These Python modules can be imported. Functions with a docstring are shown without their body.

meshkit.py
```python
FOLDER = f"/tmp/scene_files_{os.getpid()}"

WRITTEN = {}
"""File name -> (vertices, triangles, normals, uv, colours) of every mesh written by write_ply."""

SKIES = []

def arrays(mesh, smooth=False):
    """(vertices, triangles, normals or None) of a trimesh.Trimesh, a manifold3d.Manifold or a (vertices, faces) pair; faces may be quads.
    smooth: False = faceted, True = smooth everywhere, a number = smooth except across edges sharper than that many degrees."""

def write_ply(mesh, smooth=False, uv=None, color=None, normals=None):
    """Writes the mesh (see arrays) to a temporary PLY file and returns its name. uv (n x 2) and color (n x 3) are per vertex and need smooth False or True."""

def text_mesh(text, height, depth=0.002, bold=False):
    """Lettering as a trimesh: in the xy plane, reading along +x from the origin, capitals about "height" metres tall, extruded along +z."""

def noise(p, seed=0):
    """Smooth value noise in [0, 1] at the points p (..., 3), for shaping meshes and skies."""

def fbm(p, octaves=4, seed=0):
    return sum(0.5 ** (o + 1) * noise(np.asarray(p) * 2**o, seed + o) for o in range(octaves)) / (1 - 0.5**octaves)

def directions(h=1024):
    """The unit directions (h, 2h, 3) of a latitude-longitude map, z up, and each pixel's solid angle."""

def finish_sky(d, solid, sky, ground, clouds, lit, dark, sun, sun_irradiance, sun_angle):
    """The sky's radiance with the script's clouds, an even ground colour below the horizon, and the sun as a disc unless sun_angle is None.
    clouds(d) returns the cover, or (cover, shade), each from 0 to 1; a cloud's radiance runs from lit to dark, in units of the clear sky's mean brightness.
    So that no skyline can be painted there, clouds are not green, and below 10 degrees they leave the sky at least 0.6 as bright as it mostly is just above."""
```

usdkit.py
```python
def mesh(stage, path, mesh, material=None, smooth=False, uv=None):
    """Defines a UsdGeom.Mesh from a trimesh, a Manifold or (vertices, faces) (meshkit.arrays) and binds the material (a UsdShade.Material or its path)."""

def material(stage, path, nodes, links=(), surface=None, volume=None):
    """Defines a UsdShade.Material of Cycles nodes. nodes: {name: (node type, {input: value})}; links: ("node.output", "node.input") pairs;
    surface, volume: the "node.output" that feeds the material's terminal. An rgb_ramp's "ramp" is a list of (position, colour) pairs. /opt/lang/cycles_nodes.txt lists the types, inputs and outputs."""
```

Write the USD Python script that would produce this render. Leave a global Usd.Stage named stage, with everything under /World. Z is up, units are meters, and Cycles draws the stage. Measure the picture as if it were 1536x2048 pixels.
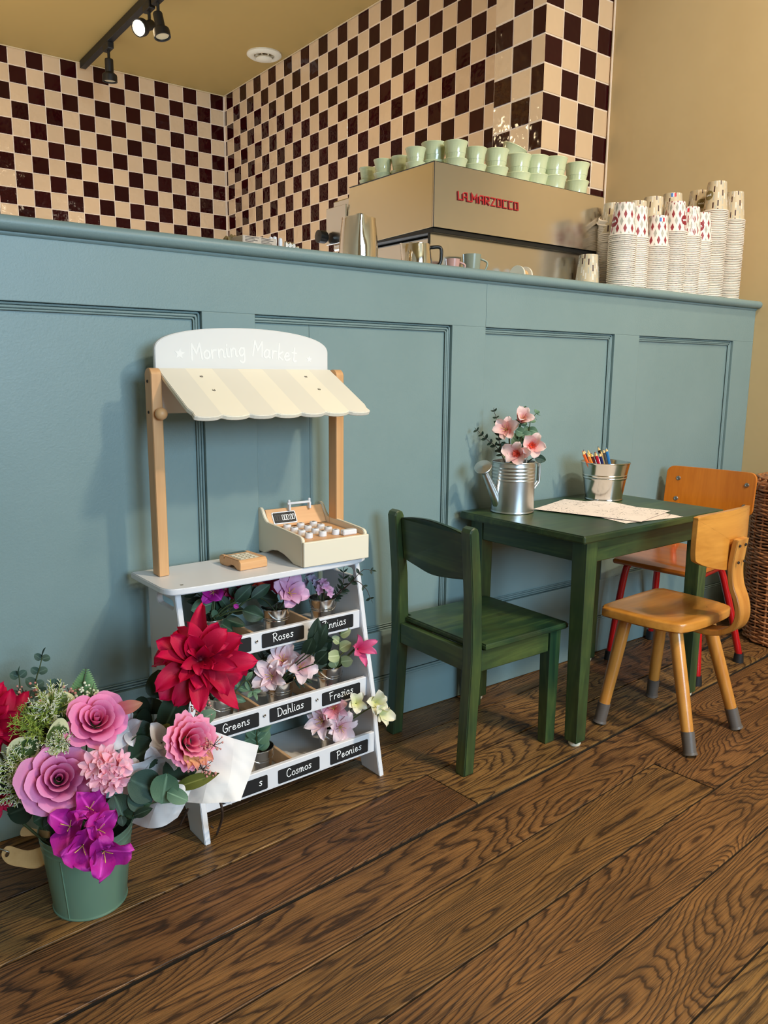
import math, random, numpy as np, trimesh, shapely, usdkit
from shapely.geometry import Polygon, LineString, Point, box as sbox
from shapely.ops import unary_union
from shapely import affinity
from pxr import Usd, UsdGeom, UsdLux, UsdShade, Gf, Sdf

stage = Usd.Stage.CreateInMemory()
UsdGeom.SetStageUpAxis(stage, UsdGeom.Tokens.z)
UsdGeom.SetStageMetersPerUnit(stage, 1.0)
UsdGeom.Xform.Define(stage, '/World')
UsdGeom.Scope.Define(stage, '/World/Looks')
PI = math.pi
rng = random.Random(7)
V3 = lambda *a: np.array(a, float)


def c(r, g, b):
    return tuple(((x / 255) / 12.92 if x <= 10 else ((x / 255 + .055) / 1.055) ** 2.4) for x in (r, g, b))


# ------------------------------------------------------------------ camera
CAM = V3(-2.6592, -1.4935, .8701)
YAW, PITCH, ROLL, FPX = .64610, -.17730, .0089, 1573.06
fw = V3(math.sin(YAW) * math.cos(PITCH), math.cos(YAW) * math.cos(PITCH), math.sin(PITCH))
rt = np.cross(fw, [0, 0, 1]); rt /= np.linalg.norm(rt); up = np.cross(rt, fw)
rt, up = rt * math.cos(ROLL) + up * math.sin(ROLL), -rt * math.sin(ROLL) + up * math.cos(ROLL)
cam = UsdGeom.Camera.Define(stage, '/World/camera')
cam.CreateHorizontalApertureAttr(36.0)
cam.CreateVerticalApertureAttr(48.0)
cam.CreateFocalLengthAttr(36.0 * FPX / 1536)
cam.CreateClippingRangeAttr(Gf.Vec2f(.05, 100))
Mx = np.eye(4); Mx[:3, 0], Mx[:3, 1], Mx[:3, 2], Mx[:3, 3] = rt, up, -fw, CAM
cam.AddTransformOp().Set(Gf.Matrix4d(*Mx.T.ravel().tolist()))
cam.CreateExposureAttr(0.4)


def at(u, v, ax, val):
    """the point of the plane (axis ax = val) seen at photograph position u, v"""
    d = fw + rt * (u - 768) / FPX + up * (1024 - v) / FPX
    i = 'xyz'.index(ax)
    return CAM + (val - CAM[i]) / d[i] * d


def deep(u, v, dist):
    """the point seen at u, v at a distance along the view"""
    return CAM + (fw + rt * (u - 768) / FPX + up * (1024 - v) / FPX) * dist


# ------------------------------------------------------------------ light
def light(kind, path, color, power, pos, aim=None, **kw):
    l = getattr(UsdLux, kind).Define(stage, path)
    l.CreateColorAttr(Gf.Vec3f(*color)); l.CreateIntensityAttr(power)
    for k, v in kw.items():
        getattr(l, f'Create{k}Attr')(v)
    m = np.eye(4); m[:3, 3] = pos
    if aim is not None:
        z = V3(*pos) - V3(*aim); z /= np.linalg.norm(z)
        x = np.cross([0, 0, 1.] if abs(z[2]) < .99 else [0, 1., 0], z); x /= np.linalg.norm(x)
        m[:3, 0], m[:3, 1], m[:3, 2] = x, np.cross(z, x), z
    UsdGeom.Xformable(l).AddTransformOp().Set(Gf.Matrix4d(*m.T.ravel().tolist()))
    return l


DAY = (.52, .77, 1.0)
WARM = (1.0, .75, .44)
SPOTC = (1.0, .85, .64)
dome = UsdLux.DomeLight.Define(stage, '/World/sky_dome')
dome.CreateColorAttr(Gf.Vec3f(.75, .86, 1.0)); dome.CreateIntensityAttr(.5)
# daylight through the street window behind the camera (the window itself is built below)
light('RectLight', '/World/window_daylight', DAY, 15., (-2.0, -4.98, 1.75), (-1.9, 0, 1.2), Width=1.9, Height=1.5)
# the shop's warm ceiling spotlights in front of the bar
SHOP = [((-.85, -2.35, 2.66), (-.80, -.45, .25), 2300., 50.), ((-2.35, -2.55, 2.66), (-2.0, -.2, .5), 160., 60.), ((-1.15, -1.7, 2.66), (-1.25, -1.12, 0), 1700., 44.), ((-.75, -1.0, 2.66), (-.05, .25, 1.55), 800., 50.)]


def shop_lamp(i, pos, aim, power, cone):
    d = V3(*aim) - V3(*pos); d /= np.linalg.norm(d)
    s = light('SphereLight', f'/World/shop_lamp_{i}', SPOTC, power * .151, V3(*pos) + d * .19, aim, Radius=.09)
    UsdLux.ShapingAPI.Apply(s.GetPrim()); sh_ = UsdLux.ShapingAPI(s); sh_.CreateShapingConeAngleAttr(cone); sh_.CreateShapingConeSoftnessAttr(.9)


for i_, a_ in enumerate(SHOP):
    shop_lamp(i_, *a_)

# ------------------------------------------------------------------ scene helpers
counts = {}


def numbered(parent, name):
    n = counts.get((parent, name), 0); counts[(parent, name)] = n + 1
    return f'{parent}/{name}' + (f'_{n:03d}' if n else '')


def thing(name, label, cat, loc=(0, 0, 0), rz=0, group=None, mat4=None):
    x = UsdGeom.Xform.Define(stage, numbered('/World', name))
    m = np.eye(4)
    if mat4 is not None:
        m = mat4
    else:
        a = math.radians(rz); m[:2, :2] = [[math.cos(a), -math.sin(a)], [math.sin(a), math.cos(a)]]; m[:3, 3] = loc
    x.AddTransformOp().Set(Gf.Matrix4d(*np.asarray(m).T.ravel().tolist()))
    p = x.GetPrim(); tag(p, label, cat, group)
    return p


def tag(p, label=None, cat=None, group=None, kind=None):
    for k, v in (('label', label), ('category', cat), ('group', group), ('kind', kind)):
        if v:
            p.SetCustomDataByKey(k, v)
    return p


def struct(name):
    x = UsdGeom.Xform.Define(stage, numbered('/World', name)).GetPrim()
    return tag(x, kind='structure')


def tri(f):
    f = np.asarray(f, int)
    return np.vstack([f[:, [0, 1, 2]], f[:, [0, 2, 3]]]) if f.shape[1] == 4 else f


def vf(m):
    if isinstance(m, tuple):
        return np.asarray(m[0], float), tri(m[1])
    if hasattr(m, 'to_mesh'):
        k = m.to_mesh(); return np.array(k.vert_properties[:, :3]), np.array(k.tri_verts)
    return np.array(m.vertices), np.array(m.faces)


def cat(ms):
    vs, fs, n = [], [], 0
    for m in ms:
        v, f = vf(m); vs.append(v); fs.append(f + n); n += len(v)
    return np.vstack(vs), np.vstack(fs)


def part(parent, name, mesh, mat, smooth=35, uv=None, label=None, kind=None):
    path = numbered(str(parent.GetPath()) if parent is not None else '/World', name)
    if uv is not None and smooth is not False:
        smooth = True
    p = usdkit.mesh(stage, path, vf(mesh), mat, smooth=smooth, uv=uv).GetPrim()
    if label or kind:
        tag(p, label, kind=kind)
    return p


def dup(first, loc, rz=0, label=None, group=None, mat4=None):
    """a copy of a thing with its parts, instanced, under the next number"""
    was = first.GetCustomData()
    nm = first.GetName(); nm = nm[:-4] if nm[-4] == '_' and nm[-3:].isdigit() else nm
    r = thing(nm, label or was['label'], was['category'], loc, rz, group or was.get('group'), mat4)
    r.GetReferences().AddInternalReference(first.GetPath()); r.SetInstanceable(True)
    return r


# ------------------------------------------------------------------ shape helpers
def rotm(ax, a):
    return trimesh.transformations.rotation_matrix(a, ax)[:3, :3]


def move(m, t=(0, 0, 0), R=None):
    v, f = vf(m)
    if R is not None:
        v = v @ np.asarray(R).T
    return v + np.asarray(t, float), f


def cbox(lo, hi, b=.0015):
    lo, hi = np.asarray(lo, float), np.asarray(hi, float)
    b = min(b, .45 * (hi - lo).min())
    pts = []
    for i in range(8):
        s = [(i >> k) & 1 for k in range(3)]
        p = np.where(s, hi, lo); d = np.where(s, -1, 1) * b
        for k in range(3):
            q = p + d; q[k] = p[k]; pts.append(q)
    return hull(pts)


def hull(pts):
    h = trimesh.PointCloud(np.asarray(pts)).convex_hull
    return np.array(h.vertices), np.array(h.faces)


def extr(poly, d, axes='xy', off=0.0, b=0.0):
    """extrude a 2D polygon by d; axes names where its two coordinates go; the third axis runs from off to off + d"""
    out = []
    for g in getattr(poly, 'geoms', [poly]):
        if b > 0:
            g1 = g.buffer(-b, join_style=2)
            ms = [move(trimesh.creation.extrude_polygon(g, d - 2 * b, engine='earcut'), (0, 0, b))]
            if not g1.is_empty and g1.geom_type == 'Polygon':
                ms += [trimesh.creation.extrude_polygon(g1, d, engine='earcut')]
            m = cat(ms)
        else:
            m = vf(trimesh.creation.extrude_polygon(g, d, engine='earcut'))
        out.append(m)
    v, f = cat(out)
    w = np.zeros_like(v); third = ({0, 1, 2} - {'xyz'.index(a) for a in axes}).pop()
    w[:, 'xyz'.index(axes[0])] = v[:, 0]; w[:, 'xyz'.index(axes[1])] = v[:, 1]; w[:, third] = v[:, 2] + off
    i, j = 'xyz'.index(axes[0]), 'xyz'.index(axes[1])
    if (i, j) not in ((0, 1), (1, 2), (2, 0)):
        f = f[:, ::-1]
    return w, f


def rpoly(pts, r, res=6):
    """polygon with rounded corners"""
    return Polygon(pts).buffer(-r, join_style=2).buffer(r, quad_segs=res)


def lathe(prof, n=40, cap=True):
    prof = np.asarray(prof, float); a = np.arange(n) * 2 * PI / n; k = len(prof)
    v = np.stack([prof[:, None, 0] * np.cos(a), prof[:, None, 0] * np.sin(a), np.repeat(prof[:, 1:2], n, 1)], -1).reshape(-1, 3)
    i, j = np.meshgrid(np.arange(k - 1), np.arange(n), indexing='ij'); j2 = (j + 1) % n
    f = np.stack([i * n + j, i * n + j2, (i + 1) * n + j2, (i + 1) * n + j], -1).reshape(-1, 4)
    return v, tri(f)


def tube(pts, r, n=8, closed=False, smooth=0):
    p = np.asarray(pts, float)
    if smooth:
        p = spline(p, smooth)
    r = np.interp(np.linspace(0, 1, len(p)), np.linspace(0, 1, len(np.atleast_1d(r))), np.atleast_1d(r)) if np.ndim(r) else np.full(len(p), r)
    t = np.gradient(p, axis=0)
    if closed:
        t = np.roll(p, -1, 0) - np.roll(p, 1, 0)
    t /= np.linalg.norm(t, axis=1, keepdims=True) + 1e-12
    a = np.zeros_like(p); ref = np.cross(t[0], [0, 0, 1.]) if abs(t[0][2]) < .95 else np.cross(t[0], [1., 0, 0])
    for i in range(len(p)):
        ref = ref - t[i] * (ref @ t[i]); ref /= np.linalg.norm(ref) + 1e-12; a[i] = ref
    b = np.cross(t, a); g = np.arange(n) * 2 * PI / n
    v = p[:, None] + r[:, None, None] * (np.cos(g)[None, :, None] * a[:, None] + np.sin(g)[None, :, None] * b[:, None])
    k = len(p); rows = k if closed else k - 1
    i, j = np.meshgrid(np.arange(rows), np.arange(n), indexing='ij')
    f = np.stack([i * n + j, i * n + (j + 1) % n, ((i + 1) % k) * n + (j + 1) % n, ((i + 1) % k) * n + j], -1).reshape(-1, 4)
    v = v.reshape(-1, 3); f = tri(f)
    if not closed:
        q = len(v); v = np.vstack([v, p[0], p[-1]])
        j = np.arange(n); j2 = (j + 1) % n
        f = np.vstack([f, np.stack([np.full(n, q), j2, j], 1), np.stack([np.full(n, q + 1), (k - 1) * n + j, (k - 1) * n + j2], 1)])
    return v, f[:, ::-1]


def spline(p, n=6):
    """Catmull-Rom through the points, n steps per span"""
    p = np.asarray(p, float); q = np.vstack([2 * p[0] - p[1], p, 2 * p[-1] - p[-2]]); out = []
    for i in range(len(p) - 1):
        a, b, c_, d = q[i:i + 4]
        for t in np.arange(n) / n:
            out.append(.5 * (2 * b + (c_ - a) * t + (2 * a - 5 * b + 4 * c_ - d) * t * t + (3 * b - a - 3 * c_ + d) * t ** 3))
    return np.array(out + [p[-1]])


def frustum(a, b, ra, rb, n=20):
    return tube([a, b], [ra, rb], n)


def ball(r, at_=(0, 0, 0), s=(1, 1, 1), k=2):
    m = trimesh.creation.icosphere(k, r)
    return np.array(m.vertices) * s + at_, np.array(m.faces)


def frame(z, x=None, o=(0, 0, 0), roll=0.0):
    """4x4 with the z axis along z"""
    z = np.asarray(z, float) / np.linalg.norm(z)
    x = np.cross([0, 1., 0] if abs(z[1]) < .9 else [1., 0, 0], z) if x is None else np.asarray(x, float) - z * (np.asarray(x) @ z)
    x /= np.linalg.norm(x); y = np.cross(z, x)
    m = np.eye(4); m[:3, 0] = x * math.cos(roll) + y * math.sin(roll); m[:3, 1] = -x * math.sin(roll) + y * math.cos(roll); m[:3, 2] = z; m[:3, 3] = o
    return m


# single-stroke handwriting: polylines in units of the x-height
INK = {
    'a': [[(.8, .85), (.45, 1), (.1, .6), (.15, .1), (.5, 0), (.8, .4), (.8, .95), (.8, .15), (1.0, 0)]],
    'c': [[(.8, .85), (.45, 1), (.1, .55), (.3, .05), (.6, 0), (.9, .2)]],
    'e': [[(.1, .45), (.72, .6), (.6, .95), (.3, .9), (.1, .45), (.3, .02), (.65, .05), (.95, .3)]],
    'g': [[(.8, .85), (.45, 1), (.1, .6), (.2, .1), (.5, .05), (.8, .4), (.8, .95), (.78, -.5), (.45, -.85), (.1, -.6)]],
    'h': [[(.1, 2), (.1, 0)], [(.1, .6), (.45, 1), (.75, .8), (.75, .1), (.95, 0)]],
    'i': [[(.1, 1), (.1, .15), (.35, 0)], [(.12, 1.42), (.15, 1.5)]],
    'k': [[(.1, 2), (.1, 0)], [(.7, 1), (.12, .5), (.75, 0)]],
    'l': [[(.1, 2), (.1, .2), (.35, 0)]],
    'n': [[(.1, 1), (.1, 0)], [(.1, .6), (.45, 1), (.75, .8), (.75, .1), (.95, 0)]],
    'm': [[(.1, 1), (.1, 0)], [(.1, .6), (.35, 1), (.55, .8), (.55, 0)], [(.55, .6), (.8, 1), (1, .8), (1, .1), (1.2, 0)]],
    'o': [[(.5, 1), (.12, .7), (.15, .2), (.5, 0), (.85, .3), (.8, .8), (.5, 1)]],
    'r': [[(.1, 1), (.1, 0)], [(.1, .6), (.35, .95), (.7, .95)]],
    's': [[(.75, .9), (.4, 1), (.2, .75), (.62, .4), (.6, .1), (.3, 0), (.05, .15)]],
    't': [[(.35, 1.7), (.35, .2), (.55, 0), (.75, .1)], [(0, 1.1), (.7, 1.1)]],
    'z': [[(.1, 1), (.7, 1), (.1, 0), (.75, 0)]],
    'C': [[(1.2, 1.6), (.8, 2), (.25, 1.5), (.15, .6), (.6, 0), (1.2, .3)]],
    'D': [[(.2, 2), (.2, 0)], [(.05, 1.95), (.8, 1.9), (1.3, 1.1), (1, .2), (.1, 0)]],
    'F': [[(.3, 2), (.3, 0)], [(.1, 1.95), (1.2, 2)], [(.3, 1.05), (.95, 1.1)]],
    'G': [[(1.2, 1.6), (.8, 2), (.25, 1.5), (.15, .6), (.6, 0), (1.1, .3), (1.15, .85), (.7, .85)]],
    'M': [[(.1, 0), (.25, 1.9)], [(.25, 1.9), (.75, .7)], [(.75, .7), (1.3, 1.9)], [(1.3, 1.9), (1.45, 0)]],
    'P': [[(.25, 2), (.2, 0)], [(.05, 1.8), (.7, 2), (1.15, 1.5), (.8, 1), (.25, .95)]],
    'R': [[(.25, 2), (.2, 0)], [(.05, 1.8), (.7, 2), (1.1, 1.5), (.75, 1.05), (.25, 1)], [(.4, 1), (1.2, 0)]],
    'Z': [[(.1, 2), (1.1, 2), (.1, 0), (1.2, 0)]],
}


def writing(text, xh, pen, gap=.22):
    """handwriting as a flat polygon, reading along +x from the origin"""
    x, parts_ = 0.0, []
    for ch in text:
        if ch == ' ':
            x += .75; continue
        w = 0
        for s in INK[ch]:
            p = np.array(s, float); q = spline(p, 5) if len(p) > 2 else p
            parts_.append(LineString((q + [x, 0]) * xh).buffer(pen / 2, quad_segs=3)); w = max(w, p[:, 0].max())
        x += w + gap
    return unary_union(parts_).simplify(pen * .06), x * xh

# ------------------------------------------------------------------ materials
def mat(name, col, rough=.5, metal=0., spec=.5, var=None, bump=None, bevel=0., coat=0., trans=0., rv=0., extra=None):
    """principled material. var: (second colour, noise scale, stretch xyz); bump: (noise scale, strength); rv: brightness variation per object"""
    n = {'tc': ('texture_coordinate', {}), 'p': ('principled_bsdf', {'base_color': col, 'roughness': rough, 'metallic': metal, 'specular_ior_level': spec, 'coat_weight': coat, 'coat_roughness': .12})}
    l, src = [], None
    if var:
        n['mp'] = ('mapping', {'scale': var[2] if len(var) > 2 else (1, 1, 1)})
        n['nz'] = ('noise_texture', {'scale': var[1], 'detail': 5., 'roughness': .6})
        n['rp'] = ('rgb_ramp', {'ramp': [(.32, col), (.68, var[0])]})
        l += [('tc.object', 'mp.vector'), ('mp.vector', 'nz.vector'), ('nz.fac', 'rp.fac')]; src = 'rp.color'
    if rv:
        n['oi'] = ('object_info', {}); n['rm'] = ('map_range', {'from_min': 0., 'from_max': 1., 'to_min': 1 - rv, 'to_max': 1 + rv})
        n['hs'] = ('hsv', {'color': col}); l += [('oi.random', 'rm.value'), ('rm.result', 'hs.value')]
        if src:
            l.append((src, 'hs.color'))
        src = 'hs.color'
    if src:
        l.append((src, 'p.base_color'))
    nrm = None
    if bevel:
        n['bv'] = ('bevel', {'radius': bevel, 'samples': 4}); nrm = 'bv.bevel'
    if bump:
        n['bn'] = ('noise_texture', {'scale': bump[0], 'detail': 3.}); n['bp'] = ('bump', {'strength': bump[1], 'distance': bump[2] if len(bump) > 2 else .002})
        l += [('tc.object', 'bn.vector'), ('bn.fac', 'bp.height')]
        if nrm:
            l.append((nrm, 'bp.normal'))
        nrm = 'bp.normal'
    if nrm:
        l.append((nrm, 'p.normal'))
    out = 'p.BSDF'
    if trans:
        n['tl'] = ('translucent_bsdf', {'color': col}); n['mx'] = ('mix_closure', {'fac': trans})
        l += [('p.BSDF', 'mx.closure1'), ('tl.BSDF', 'mx.closure2')]; out = 'mx.closure'
        if src:
            l.append((src, 'tl.color'))
    if extra:
        n.update(extra[0]); l += extra[1]
    return usdkit.material(stage, f'/World/Looks/{name}', n, l, surface=out)


def wood(name, dark, light, axis='x', scale=30, rough=.4, contrast=(.3, .7), bevel=.002, coat=0., rv=.04, stretch=.06):
    """plain straight-grained wood, grain along one axis of the object"""
    s = [1., 1., 1.]; s['xyz'.index(axis)] = stretch
    n = {'tc': ('texture_coordinate', {}), 'oi': ('object_info', {}), 'of': ('combine_xyz', {}), 'k': ('math', {'math_type': 'multiply', 'value2': 37.}), 'ad': ('vector_math', {'math_type': 'add'}),
         'mp': ('mapping', {'scale': tuple(s)}), 'nz': ('noise_texture', {'scale': scale, 'detail': 6., 'roughness': .62, 'distortion': .6}),
         'n2': ('noise_texture', {'scale': scale * 7, 'detail': 3.}), 'm1': ('math', {'math_type': 'multiply_add', 'value2': .25, 'value3': -.12}), 'm2': ('math', {'math_type': 'add'}),
         'rp': ('rgb_ramp', {'ramp': [(contrast[0], dark), (contrast[1], light)]}),
         'rm': ('map_range', {'from_min': 0., 'from_max': 1., 'to_min': 1 - rv, 'to_max': 1 + rv}), 'hs': ('hsv', {}),
         'bv': ('bevel', {'radius': bevel, 'samples': 4}), 'bp': ('bump', {'strength': .12, 'distance': .001}),
         'p': ('principled_bsdf', {'roughness': rough, 'coat_weight': coat, 'coat_roughness': .15})}
    l = [('oi.random', 'k.value1'), ('k.value', 'of.x'), ('k.value', 'of.y'), ('tc.object', 'ad.vector1'), ('of.vector', 'ad.vector2'), ('ad.vector', 'mp.vector'), ('mp.vector', 'nz.vector'), ('mp.vector', 'n2.vector'),
         ('n2.fac', 'm1.value1'), ('nz.fac', 'm2.value1'), ('m1.value', 'm2.value2'), ('m2.value', 'rp.fac'), ('oi.random', 'rm.value'), ('rm.result', 'hs.value'), ('rp.color', 'hs.color'), ('hs.color', 'p.base_color'),
         ('bv.bevel', 'bp.normal'), ('m2.value', 'bp.height'), ('bp.normal', 'p.normal')]
    return usdkit.material(stage, f'/World/Looks/{name}', n, l, surface='p.BSDF')


SAGE = mat('sage_paint', c(121, 143, 142), .42, bump=(260, .25, .0012), var=(c(128, 149, 148), 3.), bevel=.0025)
SEAM = mat('seam_gap', c(70, 84, 80), .8)
BEIGE = mat('beige_wall_paint', c(200, 172, 124), .75, var=(c(206, 179, 131), 2.5), bump=(35, .12, .004))
CEIL = mat('ochre_ceiling_paint', c(172, 138, 74), .7, bump=(45, .1, .003))
PLAIN = mat('room_plaster', c(205, 190, 160), .8)
GROUT = mat('pale_grout', c(240, 216, 190), .85)
GAP = mat('dark_gap', c(14, 10, 8), .9)


def glaze(name, col, rv, spec=.5):
    n = {'tc': ('texture_coordinate', {}), 'oi': ('object_info', {}), 'rm': ('map_range', {'from_min': 0., 'from_max': 1., 'to_min': 1 - rv, 'to_max': 1 + rv}), 'hs': ('hsv', {'color': col}),
         'k': ('math', {'math_type': 'multiply', 'value2': 91.}), 'of': ('combine_xyz', {}), 'ad': ('vector_math', {'math_type': 'add'}),
         'nz': ('noise_texture', {'scale': 14., 'detail': 2.}), 'bp': ('bump', {'strength': .5, 'distance': .008}), 'p': ('principled_bsdf', {'roughness': .08, 'specular_ior_level': spec})}
    l = [('oi.random', 'rm.value'), ('rm.result', 'hs.value'), ('hs.color', 'p.base_color'), ('oi.random', 'k.value1'), ('k.value', 'of.x'), ('k.value', 'of.z'), ('tc.object', 'ad.vector1'), ('of.vector', 'ad.vector2'),
         ('ad.vector', 'nz.vector'), ('nz.fac', 'bp.height'), ('bp.normal', 'p.normal')]
    return usdkit.material(stage, f'/World/Looks/{name}', n, l, surface='p.BSDF')


TCREAM = glaze('cream_tile_glaze', c(226, 192, 152), .05)
TDARK = glaze('oxblood_tile_glaze', c(46, 8, 10), .2, .32)


def oak():
    """dark-stained oak: contour lines of a slow stretched noise give cathedral figure and knots; each plank takes its own piece of it"""
    a = math.radians(-4.0)
    n = {'g': ('geometry', {}), 'oi': ('object_info', {}), 'k1': ('math', {'math_type': 'multiply', 'value2': 53.7}), 'k2': ('math', {'math_type': 'multiply', 'value2': 17.3}), 'of': ('combine_xyz', {}),
         'ro': ('mapping', {'rotation': (0, 0, a)}), 'ad': ('vector_math', {'math_type': 'add'}),
         'm1': ('mapping', {'scale': (.95, 7., 1)}), 'n1': ('noise_texture', {'scale': 1., 'detail': 2.2, 'roughness': .42, 'distortion': .35}),
         'r1': ('math', {'math_type': 'multiply', 'value2': 46.}), 'm3': ('mapping', {'scale': (12, 60, 1)}), 'n3': ('noise_texture', {'scale': 1., 'detail': 3.}), 'j': ('math', {'math_type': 'multiply_add', 'value2': 1.5}),
         's': ('math', {'math_type': 'fraction'}), 'w': ('rgb_ramp', {'ramp': [(0, (.12, .12, .12)), (.09, (.08, .08, .08)), (.26, (.62, .62, .62)), (.6, (.95, .95, .95)), (.9, (.8, .8, .8)), (1, (.2, .2, .2))]}),
         'm2': ('mapping', {'scale': (9, 330, 1)}), 'n2': ('noise_texture', {'scale': 1., 'detail': 4., 'roughness': .65}), 'pr': ('rgb_ramp', {'ramp': [(.36, (.16, .16, .16)), (.55, (1, 1, 1))]}),
         'm4': ('mapping', {'scale': (1.6, 4, 1)}), 'n4': ('noise_texture', {'scale': 1.3, 'detail': 4., 'roughness': .6}), 'wr': ('rgb_ramp', {'ramp': [(.3, (.28, .28, .28)), (.62, (1, 1, 1))]}),
         'base': ('rgb_ramp', {'ramp': [(0, c(60, 40, 25)), (.5, c(121, 84, 48)), (1, c(156, 112, 64))]}),
         'x1': ('mix', {'mix_type': 'multiply', 'fac': .72}), 'x2': ('mix', {'mix_type': 'multiply', 'fac': .6}),
         'rm': ('map_range', {'from_min': 0., 'from_max': 1., 'to_min': .70, 'to_max': 1.10}), 'hu': ('map_range', {'from_min': 0., 'from_max': 1., 'to_min': .488, 'to_max': .507}), 'hs': ('hsv', {}),
         'rr': ('map_range', {'from_min': 0., 'from_max': 1., 'to_min': .62, 'to_max': .36}), 'bp': ('bump', {'strength': .35, 'distance': .0015}),
         'p': ('principled_bsdf', {'specular_ior_level': .42})}
    l = [('g.position', 'ro.vector'), ('oi.random', 'k1.value1'), ('oi.random', 'k2.value1'), ('k1.value', 'of.x'), ('k2.value', 'of.y'), ('k1.value', 'of.z'), ('ro.vector', 'ad.vector1'), ('of.vector', 'ad.vector2'),
         ('ad.vector', 'm1.vector'), ('m1.vector', 'n1.vector'), ('n1.fac', 'r1.value1'), ('ad.vector', 'm3.vector'), ('m3.vector', 'n3.vector'), ('n3.fac', 'j.value1'), ('r1.value', 'j.value3'), ('j.value', 's.value1'), ('s.value', 'w.fac'),
         ('w.color', 'base.fac'), ('ad.vector', 'm2.vector'), ('m2.vector', 'n2.vector'), ('n2.fac', 'pr.fac'), ('base.color', 'x1.color1'), ('pr.color', 'x1.color2'),
         ('ad.vector', 'm4.vector'), ('m4.vector', 'n4.vector'), ('n4.fac', 'wr.fac'), ('x1.color', 'x2.color1'), ('wr.color', 'x2.color2'), ('oi.random', 'rm.value'), ('rm.result', 'hs.value'), ('oi.random', 'hu.value'), ('hu.result', 'hs.hue'), ('x2.color', 'hs.color'), ('hs.color', 'p.base_color'),
         ('pr.color', 'rr.value'), ('rr.result', 'p.roughness'), ('pr.color', 'bp.height'), ('bp.normal', 'p.normal')]
    return usdkit.material(stage, '/World/Looks/dark_stained_oak', n, l, surface='p.BSDF')


OAK = oak()
BEECH = wood('beech_wood', c(206, 152, 100), c(222, 172, 120), 'z', 22, .45)
BEECHX = wood('beech_wood_across', c(205, 150, 100), c(222, 172, 122), 'x', 22, .45)
BEECHY = wood('beech_wood_deep', c(180, 142, 104), c(205, 168, 128), 'y', 22, .5)
HONEY = wood('honey_birch_varnish', c(178, 112, 40), c(212, 146, 62), 'x', 16, .28, coat=.4)
HONEYZ = wood('honey_birch_varnish_upright', c(180, 112, 42), c(214, 150, 70), 'z', 16, .3, coat=.3)
PLYBACK = wood('amber_ply_varnish', c(182, 96, 14), c(208, 120, 30), 'z', 18, .25, coat=.5, stretch=.1)
PLYSEAT = wood('amber_seat_varnish', c(160, 84, 24), c(190, 108, 38), 'y', 16, .22, coat=.6)
WHITE = mat('white_lacquer', c(224, 224, 228), .4, bevel=.0015)
WHITE2 = mat('white_lacquer_text', c(234, 231, 227), .5)
SIGNW = mat('sign_white_lacquer', c(222, 219, 215), .45, bevel=.0015)
CREAMT = mat('toy_cream_lacquer', c(232, 222, 200), .45, bevel=.0015)
BLACKB = mat('chalkboard_black', c(22, 22, 24), .6)
CHALK = mat('chalk_white', c(245, 245, 245), .8)
SCREW = mat('steel_screw', (.45, .44, .42), .35, 1.)
DARKHOLE = mat('dark_hole', c(40, 32, 26), .7)
GALV = mat('galvanised_steel', (.62, .63, .63), .3, 1., var=((.72, .73, .73), 22.), bump=(60, .05))
PAIL = mat('polished_pail_steel', (.66, .65, .62), .17, 1., bump=(30, .06))
MINI = mat('mini_bucket_steel', (.70, .69, .67), .14, 1., bump=(30, .05))
STEEL = mat('stainless_steel', (.74, .70, .64), .09, 1.)
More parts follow.
